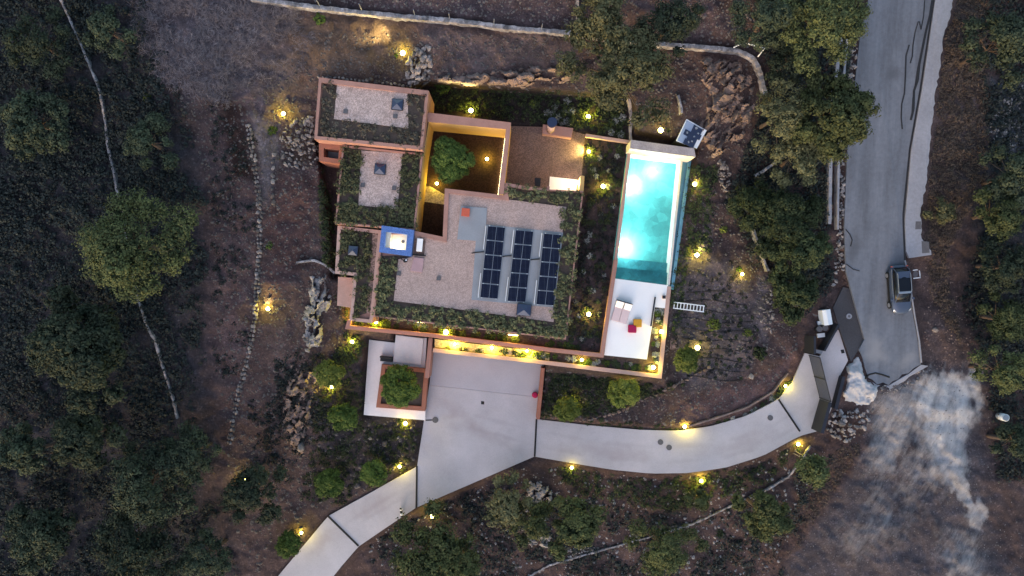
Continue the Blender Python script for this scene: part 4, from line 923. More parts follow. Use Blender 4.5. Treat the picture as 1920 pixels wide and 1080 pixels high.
fx, fy, fz = G(1715, 514, .06); fh = empty('hatch_cover', (fx, fy, fz - .06), .12, 'white framed square hatch in the dirt beside the parked car', 'hatch')
part(MB().ring([(-.46, -.42), (.46, -.42), (.46, .42), (-.46, .42)], [(-.38, -.34), (.38, -.34), (.38, .34), (-.38, .34)], -.2, .12), 'frame', 'whitepaint', fh, world=False)
part(MB().box((0, 0, .0), (.78, .7, .1)), 'lid', 'manhole', fh, world=False)
bx, by, bz = G(1873, 780); br = empty('white_barrel', (bx, by, bz), 0, 'white metal barrel standing at the edge of the gravel lot', 'barrel')
part(MB().cyl((0, 0, 0), .34, .95, 26), 'body', 'whitepaint', br, True, world=False); part(MB().cyl((0, 0, .94), .3, .02, 26), 'lid', 'greymetal', br, world=False)
for zz in (.02, .32, .62, .92): part(MB().tube([(.345 * math.cos(t), .345 * math.sin(t), zz) for t in np.linspace(0, 2 * math.pi, 25)], .012, 5), 'hoop', 'greymetal', br, world=False)

# ------------------------------------------------------------------ stone heaps
pile('rubble_pile', [(520, 262), (545, 225), (585, 215), (598, 262), (598, 300), (575, 318), (535, 312)], 150, .25, .6, 'stone', 'heap of grey building stones beside the light well of the upper roof', 'stone pile', .7)
pile('rubble_pile', [(775, 95), (805, 85), (808, 120), (803, 158), (765, 155), (762, 120)], 75, .4, .8, 'stone', 'stacked pale flat stones behind the upper roof corner', 'stone pile', .6, 1.1)
pile('rubble_pile', [(1345, 300), (1365, 305), (1372, 350), (1358, 360), (1345, 340)], 60, .25, .5, 'stone', 'scatter of white broken stones on the slope east of the pool', 'stone pile', .2)
pile('rubble_pile', [(1424, 525), (1445, 535), (1452, 600), (1440, 640), (1424, 600)], 60, .2, .45, 'stone', 'strip of pale stones under the dark shrubs beside the planted slope', 'stone pile', .1)
pile('rubble_pile', [(1560, 765), (1600, 770), (1640, 760), (1625, 800), (1585, 835), (1550, 810)], 90, .25, .7, 'stone_grey', 'heap of broken dark rubble below the mortar spill', 'stone pile', .5)
pile('rubble_pile', [(1860, 170), (1920, 160), (1920, 270), (1880, 290), (1850, 260)], 170, .2, .4, 'stone_grey', 'bank of loose grey stones beyond the dry verge', 'stone pile', .2)
pile('rubble_pile', [(1040, 1035), (1100, 1020), (1125, 1030), (1060, 1055)], 80, .18, .4, 'stone_grey', 'bed of small grey stones above the thin lower wall', 'stone pile', .1)
def bedrock(name, poly, mat, label, seed, strike=.4, high=1.1, cell=14, loose=10):
    r = np.random.default_rng(seed); xs = [p[0] for p in poly]; ys = [p[1] for p in poly]; X, Y = np.meshgrid(np.arange(min(xs) - 8, max(xs) + 9, 2.0), np.arange(min(ys) - 8, max(ys) + 9, 2.0))
    ca, sa = math.cos(strike), math.sin(strike); U = (X * ca - Y * sa) / 1.9; V = X * sa + Y * ca
    n = int((max(xs) - min(xs)) * (max(ys) - min(ys)) / cell ** 2) + 12
    sx, sy = r.uniform(min(xs) - 10, max(xs) + 10, n), r.uniform(min(ys) - 10, max(ys) + 10, n); su, sv = (sx * ca - sy * sa) / 1.9, sx * sa + sy * ca
    wu = U + (fbm(X / 8, Y / 8, seed) - .5) * 9; wv = V + (fbm(X / 8, Y / 8, seed + 5) - .5) * 9
    k = np.argmin((wu[..., None] - su) ** 2 + (wv[..., None] - sv) ** 2, -1)
    gx, gy = r.normal(size=n) * .035, r.normal(size=n) * .06; h0 = r.uniform(-.25, 1.0, n) * high
    hh = h0[k] + gx[k] * (U - su[k]) + gy[k] * (V - sv[k]) + (vnoise(X / 3, Y / 3, seed) - .5) * .16
    d = -sdist(poly, X, Y) + (fbm(X / 14, Y / 14, seed + 2) - .5) * 22; m = sstep(-6, 10, d)
    Z = terrain(X, Y) - .35 + m * np.clip(.3 + hh, -.05, 1.6); P_ = Wn(X, Y, Z).reshape(-1, 3); ny, nx = X.shape; i = np.arange(nx * ny).reshape(ny, nx)
    q = np.stack([i[:-1, :-1], i[1:, :-1], i[1:, 1:], i[:-1, 1:]], -1).reshape(-1, 4); q = q[(m > .02).ravel()[q].any(1)]
    c = np.mean(poly, 0); root = empty(name, G(c[0], c[1]), 0, label, 'rock')
    mb = MB(); mb.v = [tuple(p) for p in P_]; mb.f = [tuple(f) for f in q]; part(mb, 'bedrock', mat, root)
    for x, y in scatter(poly, loose): put_rock(mat, x, y, random.uniform(.3, .7), root, 'rock', aspect=1.4, z=tz(x, y) + .35)
bedrock('rock_outcrop', [(580, 520), (612, 515), (622, 560), (612, 600), (600, 650), (575, 660), (565, 610), (578, 570)], 'stone_grey', 'ridge of grey bedrock beside the villa store roof', 1, 1.2, 1.0, 9)
bedrock('rock_outcrop', [(815, 135), (860, 128), (900, 140), (1000, 125), (1080, 125), (1075, 150), (1000, 160), (900, 165), (820, 155)], 'stone_brown', 'tawny rock face above the villa garden lit by a spotlight', 2, 0.1, 1.3, 13)
bedrock('rock_outcrop', [(985, 905), (1030, 905), (1045, 925), (1035, 975), (1000, 985), (985, 950)], 'stone_grey', 'pale grey bedrock showing between two pines below the driveway', 3, 0.8, 0.8, 8)
bedrock('rock_outcrop', [(1300, 110), (1370, 105), (1410, 140), (1420, 200), (1390, 260), (1340, 300), (1310, 250), (1330, 180)], 'stone_brown', 'broken brown rocks between the pool head and the road trees', 4, 0.9, 0.8, 11)
bedrock('rock_outcrop', [(545, 680), (600, 690), (590, 760), (570, 850), (540, 850), (530, 760)], 'stone_brown', 'brown rock shelves on the slope below the grey bedrock ridge', 5, 1.1, 0.6, 10)
bedrock('rock_outcrop', [(985, 1000), (1035, 1000), (1030, 1025), (985, 1025)], 'stone_grey', 'low pale rocks in front of the pair of pines below the driveway', 6, 0, 0.6, 9)
# verge of rocks along the road
pile('rock_verge', [(1588, 62), (1612, 62), (1604, 130), (1588, 280), (1582, 425), (1584, 505), (1560, 545), (1568, 480), (1573, 300), (1588, 130)], 260, .2, .55, 'stone_grey', 'strip of rough stones between the road and the concrete channel', 'stone verge', .1)
# stone lines: dry walls set stone by stone
def stone_line(name, pts, s0, s1, mat, label, rows=2, wpx=8, lift=.15, cat='stone wall'):
    c = pts[len(pts) // 2]; r = empty(name, G(*c), 0, label, cat); r['kind'] = 'thing'
    d = [math.dist(pts[i], pts[i + 1]) for i in range(len(pts) - 1)]; L = sum(d); n = int(L * S / ((s0 + s1) / 2 * .95)); line = resample(pts, n)
    for i in range(n):
        a = line[max(0, i - 1)]; b = line[min(n - 1, i + 1)]; t = math.hypot(b[0] - a[0], b[1] - a[1]) + 1e-6; nx, ny = -(b[1] - a[1]) / t, (b[0] - a[0]) / t
        for k in range(rows):
            o = (k - (rows - 1) / 2) * wpx / rows + random.uniform(-1.5, 1.5)
            put_rock(mat, line[i][0] + nx * o, line[i][1] + ny * o, random.uniform(s0, s1), r, up=lift + .1, aspect=1.25, ang=math.atan2(-(b[1] - a[1]), b[0] - a[0]) + random.gauss(0, .3))
stone_line('dry_stone_wall', [(466, 235), (470, 270), (478, 310), (484, 360), (487, 400), (486, 460), (483, 520), (480, 580), (470, 640), (460, 690), (450, 720), (440, 770), (430, 830)], .3, .55, 'stone', 'long dry stone edging along the bare earth terrace west of the villa', 2, 9)
stone_line('dry_stone_wall', [(514, 290), (510, 330), (512, 380)], .4, .75, 'stone', 'short line of big pale stones beside the grey footpath', 1)
stone_line('dry_stone_wall', [(1005, 770), (1090, 790), (1160, 772), (1200, 752), (1250, 730), (1300, 705), (1330, 690)], .35, .6, 'stone_brown', 'curving row of buff stones through the garden above the driveway', 1, 6)
stone_line('dry_stone_wall', [(598, 144), (700, 152), (800, 168)], .3, .45, 'stone', 'row of small stones along the back edge of the upper roof', 1, 4)

# ------------------------------------------------------------------ mortared walls on the slopes
def rough_wall(name, pts, wpx, hgt, label, mat='wallcap', step=6, jit=.8):
    L = sum(math.dist(pts[i], pts[i + 1]) for i in range(len(pts) - 1)); line = resample(pts, max(3, int(L / step))); n = len(line)
    zt_ = terrain(np.array([p[0] for p in line]), np.array([p[1] for p in line])); zt_ = np.convolve(np.r_[[zt_[0]] * 2, zt_, [zt_[-1]] * 2], np.ones(5) / 5, 'valid') + hgt
    vs = []
    for i in range(n):
        a = line[max(0, i - 1)]; b = line[min(n - 1, i + 1)]; t = math.hypot(b[0] - a[0], b[1] - a[1]) + 1e-6; nx, ny = -(b[1] - a[1]) / t, (b[0] - a[0]) / t
        zz = zt_[i] + random.uniform(-.07, .07); w0 = wpx / 2 + random.uniform(-jit, jit); w1 = wpx / 2 + random.uniform(-jit, jit)
        p = Vector(W(line[i][0] + nx * w0, line[i][1] + ny * w0, zz)); q = Vector(W(line[i][0] - nx * w1, line[i][1] - ny * w1, zz)); m = (p + q) / 2 + Vector((0, 0, .01))
        vs += [p - Vector((0, 0, hgt + 1.2)), p, m, q, q - Vector((0, 0, hgt + 1.2))]
    fs = [(i * 5 + j, i * 5 + j + 1, i * 5 + 5 + j + 1, i * 5 + 5 + j) for i in range(n - 1) for j in range(4)]
    r = MB().add(vs, fs).build(name, mat, smooth=False); return tag(r, label, 'wall', kind='thing')
NW = [(470, -4), (560, 9), (650, 20), (760, 31), (850, 38), (960, 52), (1080, 62), (1180, 75), (1260, 84), (1330, 89), (1385, 95), (1413, 108), (1424, 130), (1436, 178)]
rough_wall('boundary_wall', NW, 8, .55, 'long pale boundary wall crossing the slope above the villa')
rough_wall('boundary_wall', [(1083.5, -70), (1083.5, 58)], 4, .7, 'thin pale wall meeting the long boundary wall near the tall pine')
rough_wall('boundary_wall', [(95, -50), (113, 0), (130, 35), (150, 80), (170, 130), (182, 160), (190, 190), (197, 230), (200, 270), (210, 310), (217, 350), (226, 385), (240, 470), (258, 560), (275, 612), (290, 640), (303, 685), (315, 720), (325, 755), (332, 785)], 3.6, .35, 'thin pale wall running down through the dark forest')
rough_wall('boundary_wall', [(987, 1084), (1030, 1060), (1100, 1040), (1150, 1026), (1210, 1010), (1300, 983), (1380, 945), (1440, 918), (1480, 894), (1502, 865), (1520, 836)], 3, .25, 'thin pale wall under the pines below the driveway')
rough_wall('boundary_wall', [(1413, 430), (1422, 455), (1432, 485), (1441, 508)], 4, .7, 'short pale wall at the foot of the big dark shrub mass')
rough_wall('boundary_wall', [(1416, 330), (1440, 315), (1475, 288)], 5, .5, 'short pale diagonal wall below the roadside pine')
rough_wall('boundary_wall', [(1272, 178), (1276, 192), (1279, 212)], 4, .5, 'short pale stub wall leading to the equipment hut')
rough_wall('boundary_wall', [(1179, 185), (1184, 215), (1182, 250), (1183, 262)], 5, .4, 'rough stone strip running up from the pool head wall', 'rendered_stone')
rough_wall('boundary_wall', [(555, 492), (590, 488), (610, 498), (628, 512)], 4, .4, 'crooked pale retaining strip above the grey bedrock ridge')
rough_wall('channel_wall', [(1577, 70), (1570, 130), (1564, 200), (1559, 280), (1557, 345), (1556, 420)], 6, .6, 'inner pale wall of the roadside concrete channel', 'sidewalk', 12, .6)
rough_wall('channel_wall', [(1590, 60), (1585, 120), (1578, 200), (1573, 280), (1572, 345), (1571, 430)], 4, .6, 'outer pale wall of the roadside concrete channel', 'sidewalk', 12, .5)
rough_wall('earth_bank_edge', [(1290, 800), (1340, 785), (1400, 765), (1450, 735), (1478, 700)], 3, .35, 'thin rusty steel edging along the inside of the driveway curve', 'stone_brown', 10, .3)
# fence posts standing on the boundary wall
for i, (x, y) in enumerate(((600, 12), (678, 19), (778, 30), (843, 36), (926, 47), (1015, 56))):
    zz = tz(x, y) + .5; X, Y, _ = W(x, y, zz); o = MB().tube([(0, 0, -.3), (.05, .02, 1.3)], .035, 6).build('fence_post', 'greymetal'); o.location = (X, Y, zz)
    tag(o, ORD[i] + ' thin metal post along the boundary wall, counted from the grey brush', 'post', 'posts on the boundary wall')
fp = empty('railing', G(1400, 95), 0, 'bent white pipe railing at the boundary wall corner', 'railing')
part(MB().tube([G(1385, 90, 1.4), G(1422, 102, 1.5)], .05, 6), 'top_bar', 'whitepaint', fp); part(MB().tube([G(1422, 102, 1.5), G(1415, 112, .8)], .05, 6), 'brace', 'whitepaint', fp); part(MB().tube([G(1385, 90, 1.4), G(1370, 95, .8)], .05, 6), 'brace', 'whitepaint', fp)
for i, (x0, y0, x1, y1, lab) in enumerate(((1489, 845, 1514, 858, 'upper pale timber stake by the tree at the lower drive corner'), (1487, 849, 1508, 862, 'lower pale timber stake by the tree at the lower drive corner'), (1290, 921, 1303, 934, 'pale timber stake beside the small tree under the driveway lamp'), (540, 1013, 548, 1008, 'pale timber stake beside the shrub at the drive foot'))):
    o = MB().tube([G(x0, y0, .1), G(x1, y1, .9)], .03, 6).build('timber_stake', 'stone'); tag(o, lab, 'stake')

# ------------------------------------------------------------------ trees
def crown_mesh(R, hc, seed, mat, lobes=9, *a_, **k_):
    if mat.startswith('leaf_') and mat != 'leaf_dark': return _crown(R, hc, seed, mat, lobes, *a_, tight=True, **k_)
    return _crown(R, hc, seed, mat, lobes, *a_, **k_)
def _crown(R, hc, seed, mat, lobes=9, dens_=1.0, leaf=.21, clump=.36, asp=.55, gap=.25, flat=.5, tight=False):
    r = np.random.default_rng(seed); L = [(R * r.uniform(-.12, .12), R * r.uniform(-.12, .12), hc * .5, R * r.uniform(.36, .44))]; skip = r.integers(0, lobes); st = r.uniform(.82, 1.12, 3); ph_ = r.uniform(0, 6.28)
    for k in range(lobes):
        a = 2 * math.pi * (k + r.uniform(-.35, .35)) / lobes; d = R * r.uniform(.45, .9) * (1 + .16 * math.cos(2 * a + ph_) + .10 * math.cos(3 * a + ph_ * 2)); rr = R * r.uniform(.17, .31)
        if tight: d = R * r.uniform(.5, .68); rr = R * r.uniform(.32, .42)
        elif k == skip: d *= .6
        L.append((d * math.cos(a), d * math.sin(a), hc * (.52 - .42 * d / R) + r.uniform(-.1, .12) * hc, rr))
    for k in range(max(2, lobes // 2)):
        a = r.uniform(0, 6.28); d = R * r.uniform(.15, .45); L.append((d * math.cos(a), d * math.sin(a), hc * r.uniform(.45, .72), R * r.uniform(.2, .34)))
    C, D, T = [], [], []
    for i, (x, y, z, rr) in enumerate(L):
        n = int(dens_ * 7.5 * (rr / clump) ** 2 * .62) + 5
        v = r.normal(size=(n, 3)); v /= np.linalg.norm(v, axis=1, keepdims=True); v[:, 2] = np.where(v[:, 2] < -.35, -v[:, 2], v[:, 2])
        p = np.array((x, y, z)) + v * np.array((1, 1, flat + .15)) * rr * r.uniform(.72, 1.08, (n, 1))
        keep = r.uniform(size=n) > gap * .4
        for j, (X2, Y2, Z2, r2) in enumerate(L):
            if j != i: keep &= np.linalg.norm((p - np.array((X2, Y2, Z2))) / np.array((1, 1, flat + .15)), axis=1) > r2 * .72
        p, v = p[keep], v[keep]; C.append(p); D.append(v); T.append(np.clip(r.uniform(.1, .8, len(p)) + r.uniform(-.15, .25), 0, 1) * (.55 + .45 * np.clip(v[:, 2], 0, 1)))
    C, D, T = np.concatenate(C), np.concatenate(D), np.concatenate(T)
    nl = 20; n = len(C) * nl
    lsz = np.repeat(r.uniform(.65, 1.3, len(C)), nl); cc = np.repeat(C, nl, 0); dd = np.repeat(D, nl, 0); tt = np.repeat(T, nl)
    off = r.normal(size=(n, 3)); off /= np.linalg.norm(off, axis=1, keepdims=True); off *= clump * r.uniform(.25, 1.0, (n, 1)) * np.array((1, 1, .75))
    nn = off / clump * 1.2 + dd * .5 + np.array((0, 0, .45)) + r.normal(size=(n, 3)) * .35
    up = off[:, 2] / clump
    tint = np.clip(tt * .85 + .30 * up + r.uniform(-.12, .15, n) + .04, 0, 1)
    # dark leaves filling the lobes, inner shade put into their tint
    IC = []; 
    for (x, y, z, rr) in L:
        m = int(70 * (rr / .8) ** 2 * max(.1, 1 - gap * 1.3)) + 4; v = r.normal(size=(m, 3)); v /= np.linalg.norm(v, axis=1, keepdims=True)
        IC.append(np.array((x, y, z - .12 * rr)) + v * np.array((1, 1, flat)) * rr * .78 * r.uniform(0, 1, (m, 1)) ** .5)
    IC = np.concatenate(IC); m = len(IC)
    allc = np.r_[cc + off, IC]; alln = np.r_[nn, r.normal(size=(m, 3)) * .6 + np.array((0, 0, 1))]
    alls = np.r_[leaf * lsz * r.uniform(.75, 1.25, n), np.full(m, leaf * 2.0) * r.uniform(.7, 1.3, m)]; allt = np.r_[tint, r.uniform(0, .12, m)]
    return cloud('crown', allc, alln, alls, asp, allt, mat), L
def tree(px, py, rpx, hgt, mat, label, seed, name='pine_tree', lobes=9, dens_=1.0, leaf=.21, clump=.36, gap=.25, group=None, trunk=.18, flat=.5):
    # the crown is read at its own height, the trunk stands straight below it
    gz_ = tz(px, py)
    for _ in range(3):
        zc = gz_ + hgt * .75; X, Y, _z = W(px, py, zc); k = S * (H - gz_) / H; gz_ = tz(960 + X / k, 540 - Y / k)
    R = 1.02 * rpx * S * (H - zc) / H; hc = hgt * .55
    t = empty(name, (X, Y, gz_), 0, label, 'tree', group)
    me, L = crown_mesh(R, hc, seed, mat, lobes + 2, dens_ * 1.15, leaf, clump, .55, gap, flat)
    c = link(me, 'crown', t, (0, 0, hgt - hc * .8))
    rr = random.Random(seed); mb = MB(); top = hgt - hc * .45; lean = (rr.uniform(-.3, .3), rr.uniform(-.3, .3))
    mb.tube([(-lean[0], -lean[1], -.6), (-lean[0] * .5, -lean[1] * .4, top * .35), (lean[0] * .3, lean[1] * .3, top * .7), (0, 0, top)], [trunk * 1.3, trunk, trunk * .75, trunk * .4], 8)
    tk = mb.build('trunk', 'bark', t, smooth=True)
    for (x, y, z, r_) in L[1:lobes + 1]:
        z0 = top * rr.uniform(.55, .85); e = (x * .85, y * .85, hgt - hc * .8 + z - .1); m_ = (x * .4, y * .4, (z0 * .6 + e[2] * .4) + .1)
        MB().tube([(0, 0, z0), m_, e], [trunk * .42, trunk * .3, trunk * .12], 5).build('limb', 'bark', tk, smooth=True)
    return t
P = 'pine'; PD = 'pine_dark'; PO = 'pine_olive'
TREES = [
 (245, 460, 112, 9, P, 'big bright pine standing over the thin forest wall', 12), (150, 655, 108, 8.5, PD, 'broad dark pine below the big bright pine', 11),
 (270, 905, 88, 8, PD, 'dense dark pine beside the foot of the forest wall', 10), (470, 925, 62, 6, PD, 'small pine with a lamp glowing at its edge', 8),
 (355, 850, 62, 6.5, PD, 'dark pine at the end of the forest wall', 8), (250, 1030, 95, 8, PD, 'dark pine at the bottom edge below the dense pine', 10),
 (385, 1045, 60, 6.5, PD, 'thin dark pine at the bottom edge beside the earth path', 8), (45, 850, 55, 7, PD, 'dark forest pine at the photo edge level with the lowest bends', 8),
 (70, 1010, 75, 7, PD, 'dark forest pine in the bottom corner of the wood', 9), (150, 820, 70, 7, PD, 'low dark pine between the broad pine and the dense pine', 9),
  
 (70, 80, 62, 5, PD, 'grey green tree in the top corner beside the thin wall', 8), (60, 230, 70, 5, PD, 'dark bushy tree beside the upper bends of the thin wall', 9),
  (275, 265, 50, 3.5, PD, 'low dark tree between the thin wall and the earth bank', 7),
  
 (200, 55, 45, 3.5, PD, 'low olive tree beside the top of the thin forest wall', 7), 
 (808, 1046, 84, 7.5, P, 'leafy pine overhanging the driveway at the bottom edge', 10), (868, 1056, 46, 6, P, 'smaller pine grown into the leafy pine at the bottom edge', 8),
 (955, 945, 52, 6, PO, 'olive pine on the driveway side of the pale bedrock', 8), (1072, 985, 62, 6.5, P, 'dark green pine beyond the pale bedrock', 9), (1000, 985, 45, 6, P, 'small pine crown over the low pale rocks', 7),
 (1245, 1030, 66, 6.5, P, 'pine straddling the thin lower wall at the bottom edge', 9), (1432, 965, 58, 6, P, 'round pine between the thin lower wall and the gravel lot', 8),
 (1528, 885, 36, 4.5, P, 'small pine with timber stakes at the lower drive corner', 7), (1312, 938, 22, 2.6, P, 'small staked tree under the driveway lamp', 6),
 (1165, 125, 108, 8, PO, 'wide olive pine spreading over the boundary wall', 13), (1130, 20, 60, 6, PO, 'thin olive pine above the boundary wall', 8), (1260, 40, 62, 6, PD, 'dark pine between the wide olive pine and the wall corner', 8),
 (1550, 40, 92, 9, P, 'bright green pine leaning over the top of the road', 11), (1440, 30, 62, 7, PD, 'dark pine behind the bright green roadside pine', 8), (1490, 110, 48, 5, PD, 'dark small pine in the shade of the roadside pines', 7),
 (1565, 215, 85, 8.5, P, 'large pine overhanging the road edge', 11), (1465, 215, 72, 7, PO, 'olive pine beside the large roadside pine', 9), (1500, 290, 58, 6, PO, 'low olive pine under the large roadside pine', 8),
 (1465, 415, 72, 6, 'leaf_dark', 'tall dark evergreen shrub mass nearest the roadside channel', 10), (1503, 468, 54, 6, 'leaf_dark', 'dark evergreen growing against the rock verge', 9), (1415, 380, 48, 4, 'leaf_dark', 'smaller dark evergreen toward the pool slope', 8), (1492, 548, 50, 5, 'leaf_dark', 'dark evergreen just above the bin yard', 9),
 (1890, 75, 68, 8, PD, 'dense dark pine at the edge beyond the dry verge', 10), (1905, 330, 55, 6, PD, 'very dark tree at the edge beside the loose stone bank', 8), (1875, 400, 48, 5, P, 'green bushy tree beyond the pavement end', 8), (1770, 400, 26, 2.2, PO, 'small olive bush at the broken pavement edge', 6),
 (1890, 500, 60, 5.5, PD, 'dark tree at the edge level with the parked car', 8), (1890, 600, 50, 5, P, 'light green tree at the edge below the parked car', 8), (1885, 695, 52, 6, P, 'green tree at the edge above the white barrel', 8), (1910, 830, 40, 5, PD, 'dark tree at the edge below the white barrel', 7),
]
for i, (x, y, r, h_, m_, lab, lb) in enumerate(TREES):
    tree(x, y, r, h_, m_, lab, 100 + i, 'pine_tree' if m_ != 'leaf_dark' else 'evergreen_tree', lb, dens_=(.85 if m_ == PO else 1.0 if r > 50 else 1.15), gap=(.5 if m_ == PO else .25), clump=(.46 if r > 80 else .38) * random.uniform(.85, 1.2), leaf=(.23 if r > 80 else .2) * random.uniform(.85, 1.2), trunk=.18 if r < 80 else .24)
LEAFY = [(846, 301, 43, 4.2, 'leaf_green', 'round leafy tree filling the walled courtyard', 7), (748, 724, 40, 3.4, 'leaf_green', 'round leafy tree growing in the square planter', 7),
 (1170, 736, 28, 2.6, 'leaf_lime_and_lit', 'lamp-lit young tree between the retaining wall and the row of stones', 6), (1064, 768, 25, 2.4, 'leaf_lime_and_lit', 'lamp-lit young tree beside the end of the terracotta wall', 6), (1286, 676, 25, 2.8, 'leaf_lime_and_lit', 'lamp-lit young tree outside the pool deck corner', 6),  # lime leaf colour stands in for yellow lamp light on these
 (645, 782, 27, 2.4, 'leaf_green', 'round dull green shrub tree beside the white terrace', 6), (701, 887, 25, 2.4, 'leaf_green', 'round green shrub tree at the driveway edge', 6), (615, 907, 28, 2.4, 'leaf_green', 'dark green shrub tree set back from the driveway bend', 6),
 (540, 1022, 25, 2.2, 'leaf_green', 'staked green shrub tree at the driveway foot', 6), (617, 702, 27, 2.4, 'leaf_lime_and_lit', 'shrub tree glowing over the lamp on the west slope', 6)]
for i, (x, y, r, h_, m_, lab, lb) in enumerate(LEAFY):
    tree(x, y, r, h_, m_, lab, 300 + i, 'leafy_tree', lb, 1.3, .17, .24, .2, trunk=.08, flat=.7)

# ------------------------------------------------------------------ garden spotlights
LAMPC = (1.0, .80, .07)
def lamp(px, py, label, power=42, hgt=.2, z=None, name='garden_spotlight', r=.2, cat='spotlight'):
    r *= random.uniform(.6, 1.15); power *= random.uniform(.55, 1.35)
    power *= 1.0 if z is not None or sdist(DRIVE_EAST, [px], [py])[0] < 16 or sdist(FORECOURT, [px], [py])[0] < 16 or sdist(DRIVE_WEST, [px], [py])[0] < 16 else 2.0
    zz = tz(px, py) if z is None else z; X, Y, _ = W(px, py, zz + hgt)
    e = empty(name, (X, Y, zz), 0, label, cat, 'lit garden spotlights')
    part(MB().tube([(0, 0, -.25), (0, 0, hgt - .12)], .025, 6), 'spike', 'darkmetal', e, world=False)
    part(MB().cyl((0, 0, hgt - .14), .10, .10, 16, .13), 'housing', 'darkmetal', e, world=False)
    mb = MB(); n = 14
    for k in range(5):
        a = math.pi / 2 * k / 4; rr = r * math.cos(a) + .001; mb.v += [(rr * math.cos(2 * math.pi * j / n), rr * math.sin(2 * math.pi * j / n), hgt - .04 + r * .8 * math.sin(a)) for j in range(n)]
    mb.f += [(k * n + j, k * n + (j + 1) % n, (k + 1) * n + (j + 1) % n, (k + 1) * n + j) for k in range(4) for j in range(n)] + [tuple(range(n))[::-1]]
    part(mb, 'lens', 'lamp', e, True, world=False)
    light('spot_glow', (X, Y, zz + hgt + .20), power, LAMPC, .10, e)
    return e
LAMPS = [
 (755, 99, 'spotlight on the earth slope beside the stacked flat stones', 40), (531, 213, 'spotlight by the heap of stones near the upper roof corner', 34), (883, 207, 'spotlight behind the courtyard wall under the rock face', 30),
 (1103, 218, 'spotlight among the silver cushions beside the bench chimney', 30), (1239, 244, 'spotlight between the pool head wall and the equipment hut', 26), (1104, 284, 'spotlight at the gravel terrace edge', 44),
 (1131, 349, 'spotlight in the garden bed opposite the lit porch', 36), (1303, 345, 'spotlight beside the overflow edge of the pool', 36), (1307, 478, 'spotlight on the pale path beside the pool steps', 48), (1392, 514, 'small spotlight in a bush at the top of the planted slope', 26),
 (502, 579, 'spotlight beside the long dry stone edging', 44), (667, 590, 'spotlight in the narrow bed beside the store roof', 30), (705, 604, 'spotlight at the corner of the main roof', 40), (836, 623, 'spotlight in the bed under the main roof edge', 34),
 (660, 641, 'spotlight just outside the garden wall corner', 46), (622, 725, 'spotlight under the glowing shrub tree on the west slope', 46), (760, 794, 'spotlight below the edge of the white terrace', 36), (749, 875, 'spotlight at the driveway joint beside the round shrub tree', 36),
 (565, 999, 'spotlight beside the shrub at the driveway foot', 34), (1072, 877, 'spotlight below the driveway beyond the forecourt', 52), (1284, 800, 'bright spotlight inside the driveway curve', 66), (1473, 724, 'brightest spotlight at the driveway edge near the gate', 26),
 (1497, 833, 'spotlight outside the drive beside the timber stakes', 34), (1315, 902, 'spotlight above the small staked tree', 40), (1225, 689, 'bright spotlight in the corner of the pool deck bed', 70), (1240, 622, 'spotlight in the bed beside the white pool deck', 40),
 (1104, 589, 'spotlight in the garden bed beside the loungers', 46), (1091, 675, 'spotlight in the strip between the two garden walls', 34), (1308, 652, 'spotlight beside the young tree outside the pool deck corner', 30), (1176, 729, 'spotlight in the lit young tree below the retaining wall', 26), (1072, 752, 'spotlight in the lit young tree by the terracotta wall', 26),
 (457, 900, 'spotlight at the small pine below the stone edging', 22), (811, 968, 'spotlight in the pine overhanging the driveway', 14), (913, 298, 'courtyard spotlight beside the round tree', 60), (819, 344, 'courtyard spotlight at the mouth of the narrow slot', 60)]
for x, y, lab, pw in LAMPS: lamp(x, y, lab, pw, z=.05 if 'courtyard spot' in lab else None)
for x, y, lab in ((853, 645, 'wall washer in the sandy bed, close to the white terrace wall'), (922, 652, 'middle wall washer in the sandy bed above the forecourt'), (988, 658, 'wall washer in the sandy bed, farthest from the white terrace')): lamp(x, y, lab, 130, z=-.1, r=.14)
sb = MB().pprism([(815, 636), (985, 656), (1030, 662), (1030, 676), (815, 651)], -.5, -.08).build('sandy_bed', 'sand'); tag(sb, 'sandy strip bed between the two walls above the forecourt', 'bed', kind='structure')
for i, (x, y) in enumerate(((790, 604), (962, 628))):
    X, Y, _ = W(x, y, -.05); light('bed_glow', (X, Y, .35), 22, LAMPC, .1)
    o = MB().box((X, Y, .12), (.9, .06, .06), -.1).build('linear_light', 'led'); tag(o, 'short linear light tucked under the roof hedge ' + ('near the main roof corner' if i == 0 else 'above the sandy bed'), 'light')
def beam(px, py, tx, ty, energy, cone=75, z=.45):
    a = Vector(G(px, py, z)); b = Vector(G(tx, ty, 0)); d = bpy.data.lights.new('spot_beam', 'SPOT'); d.energy = energy; d.color = (1.0, .76, .26); d.spot_size = math.radians(cone); d.spot_blend = .8; d.shadow_soft_size = .08
    o = bpy.data.objects.new('spot_beam', d); COL.objects.link(o); o.location = a; o.rotation_euler = (b - a).to_track_quat('-Z', 'Y').to_euler()
beam(752, 96, 690, 52, 900, 60, .9); beam(883, 202, 862, 140, 1100, 60, .7); beam(1103, 284, 1070, 282, 260, 80, .8); beam(1393, 516, 1380, 530, 60); beam(503, 575, 505, 555, 120); beam(1306, 476, 1318, 462, 160)
X, Y, _ = W(1085.5, 340, 2.2); light('porch_light', (X - .35, Y - .1, 2.1), 85, (1.0, .83, .55), .15)
o = MB().box((X - .08, Y - .1, 2.1), (.1, .3, .2)).build('wall_lamp', 'led'); tag(o, 'small lit lamp on the porch side wall', 'lamp')

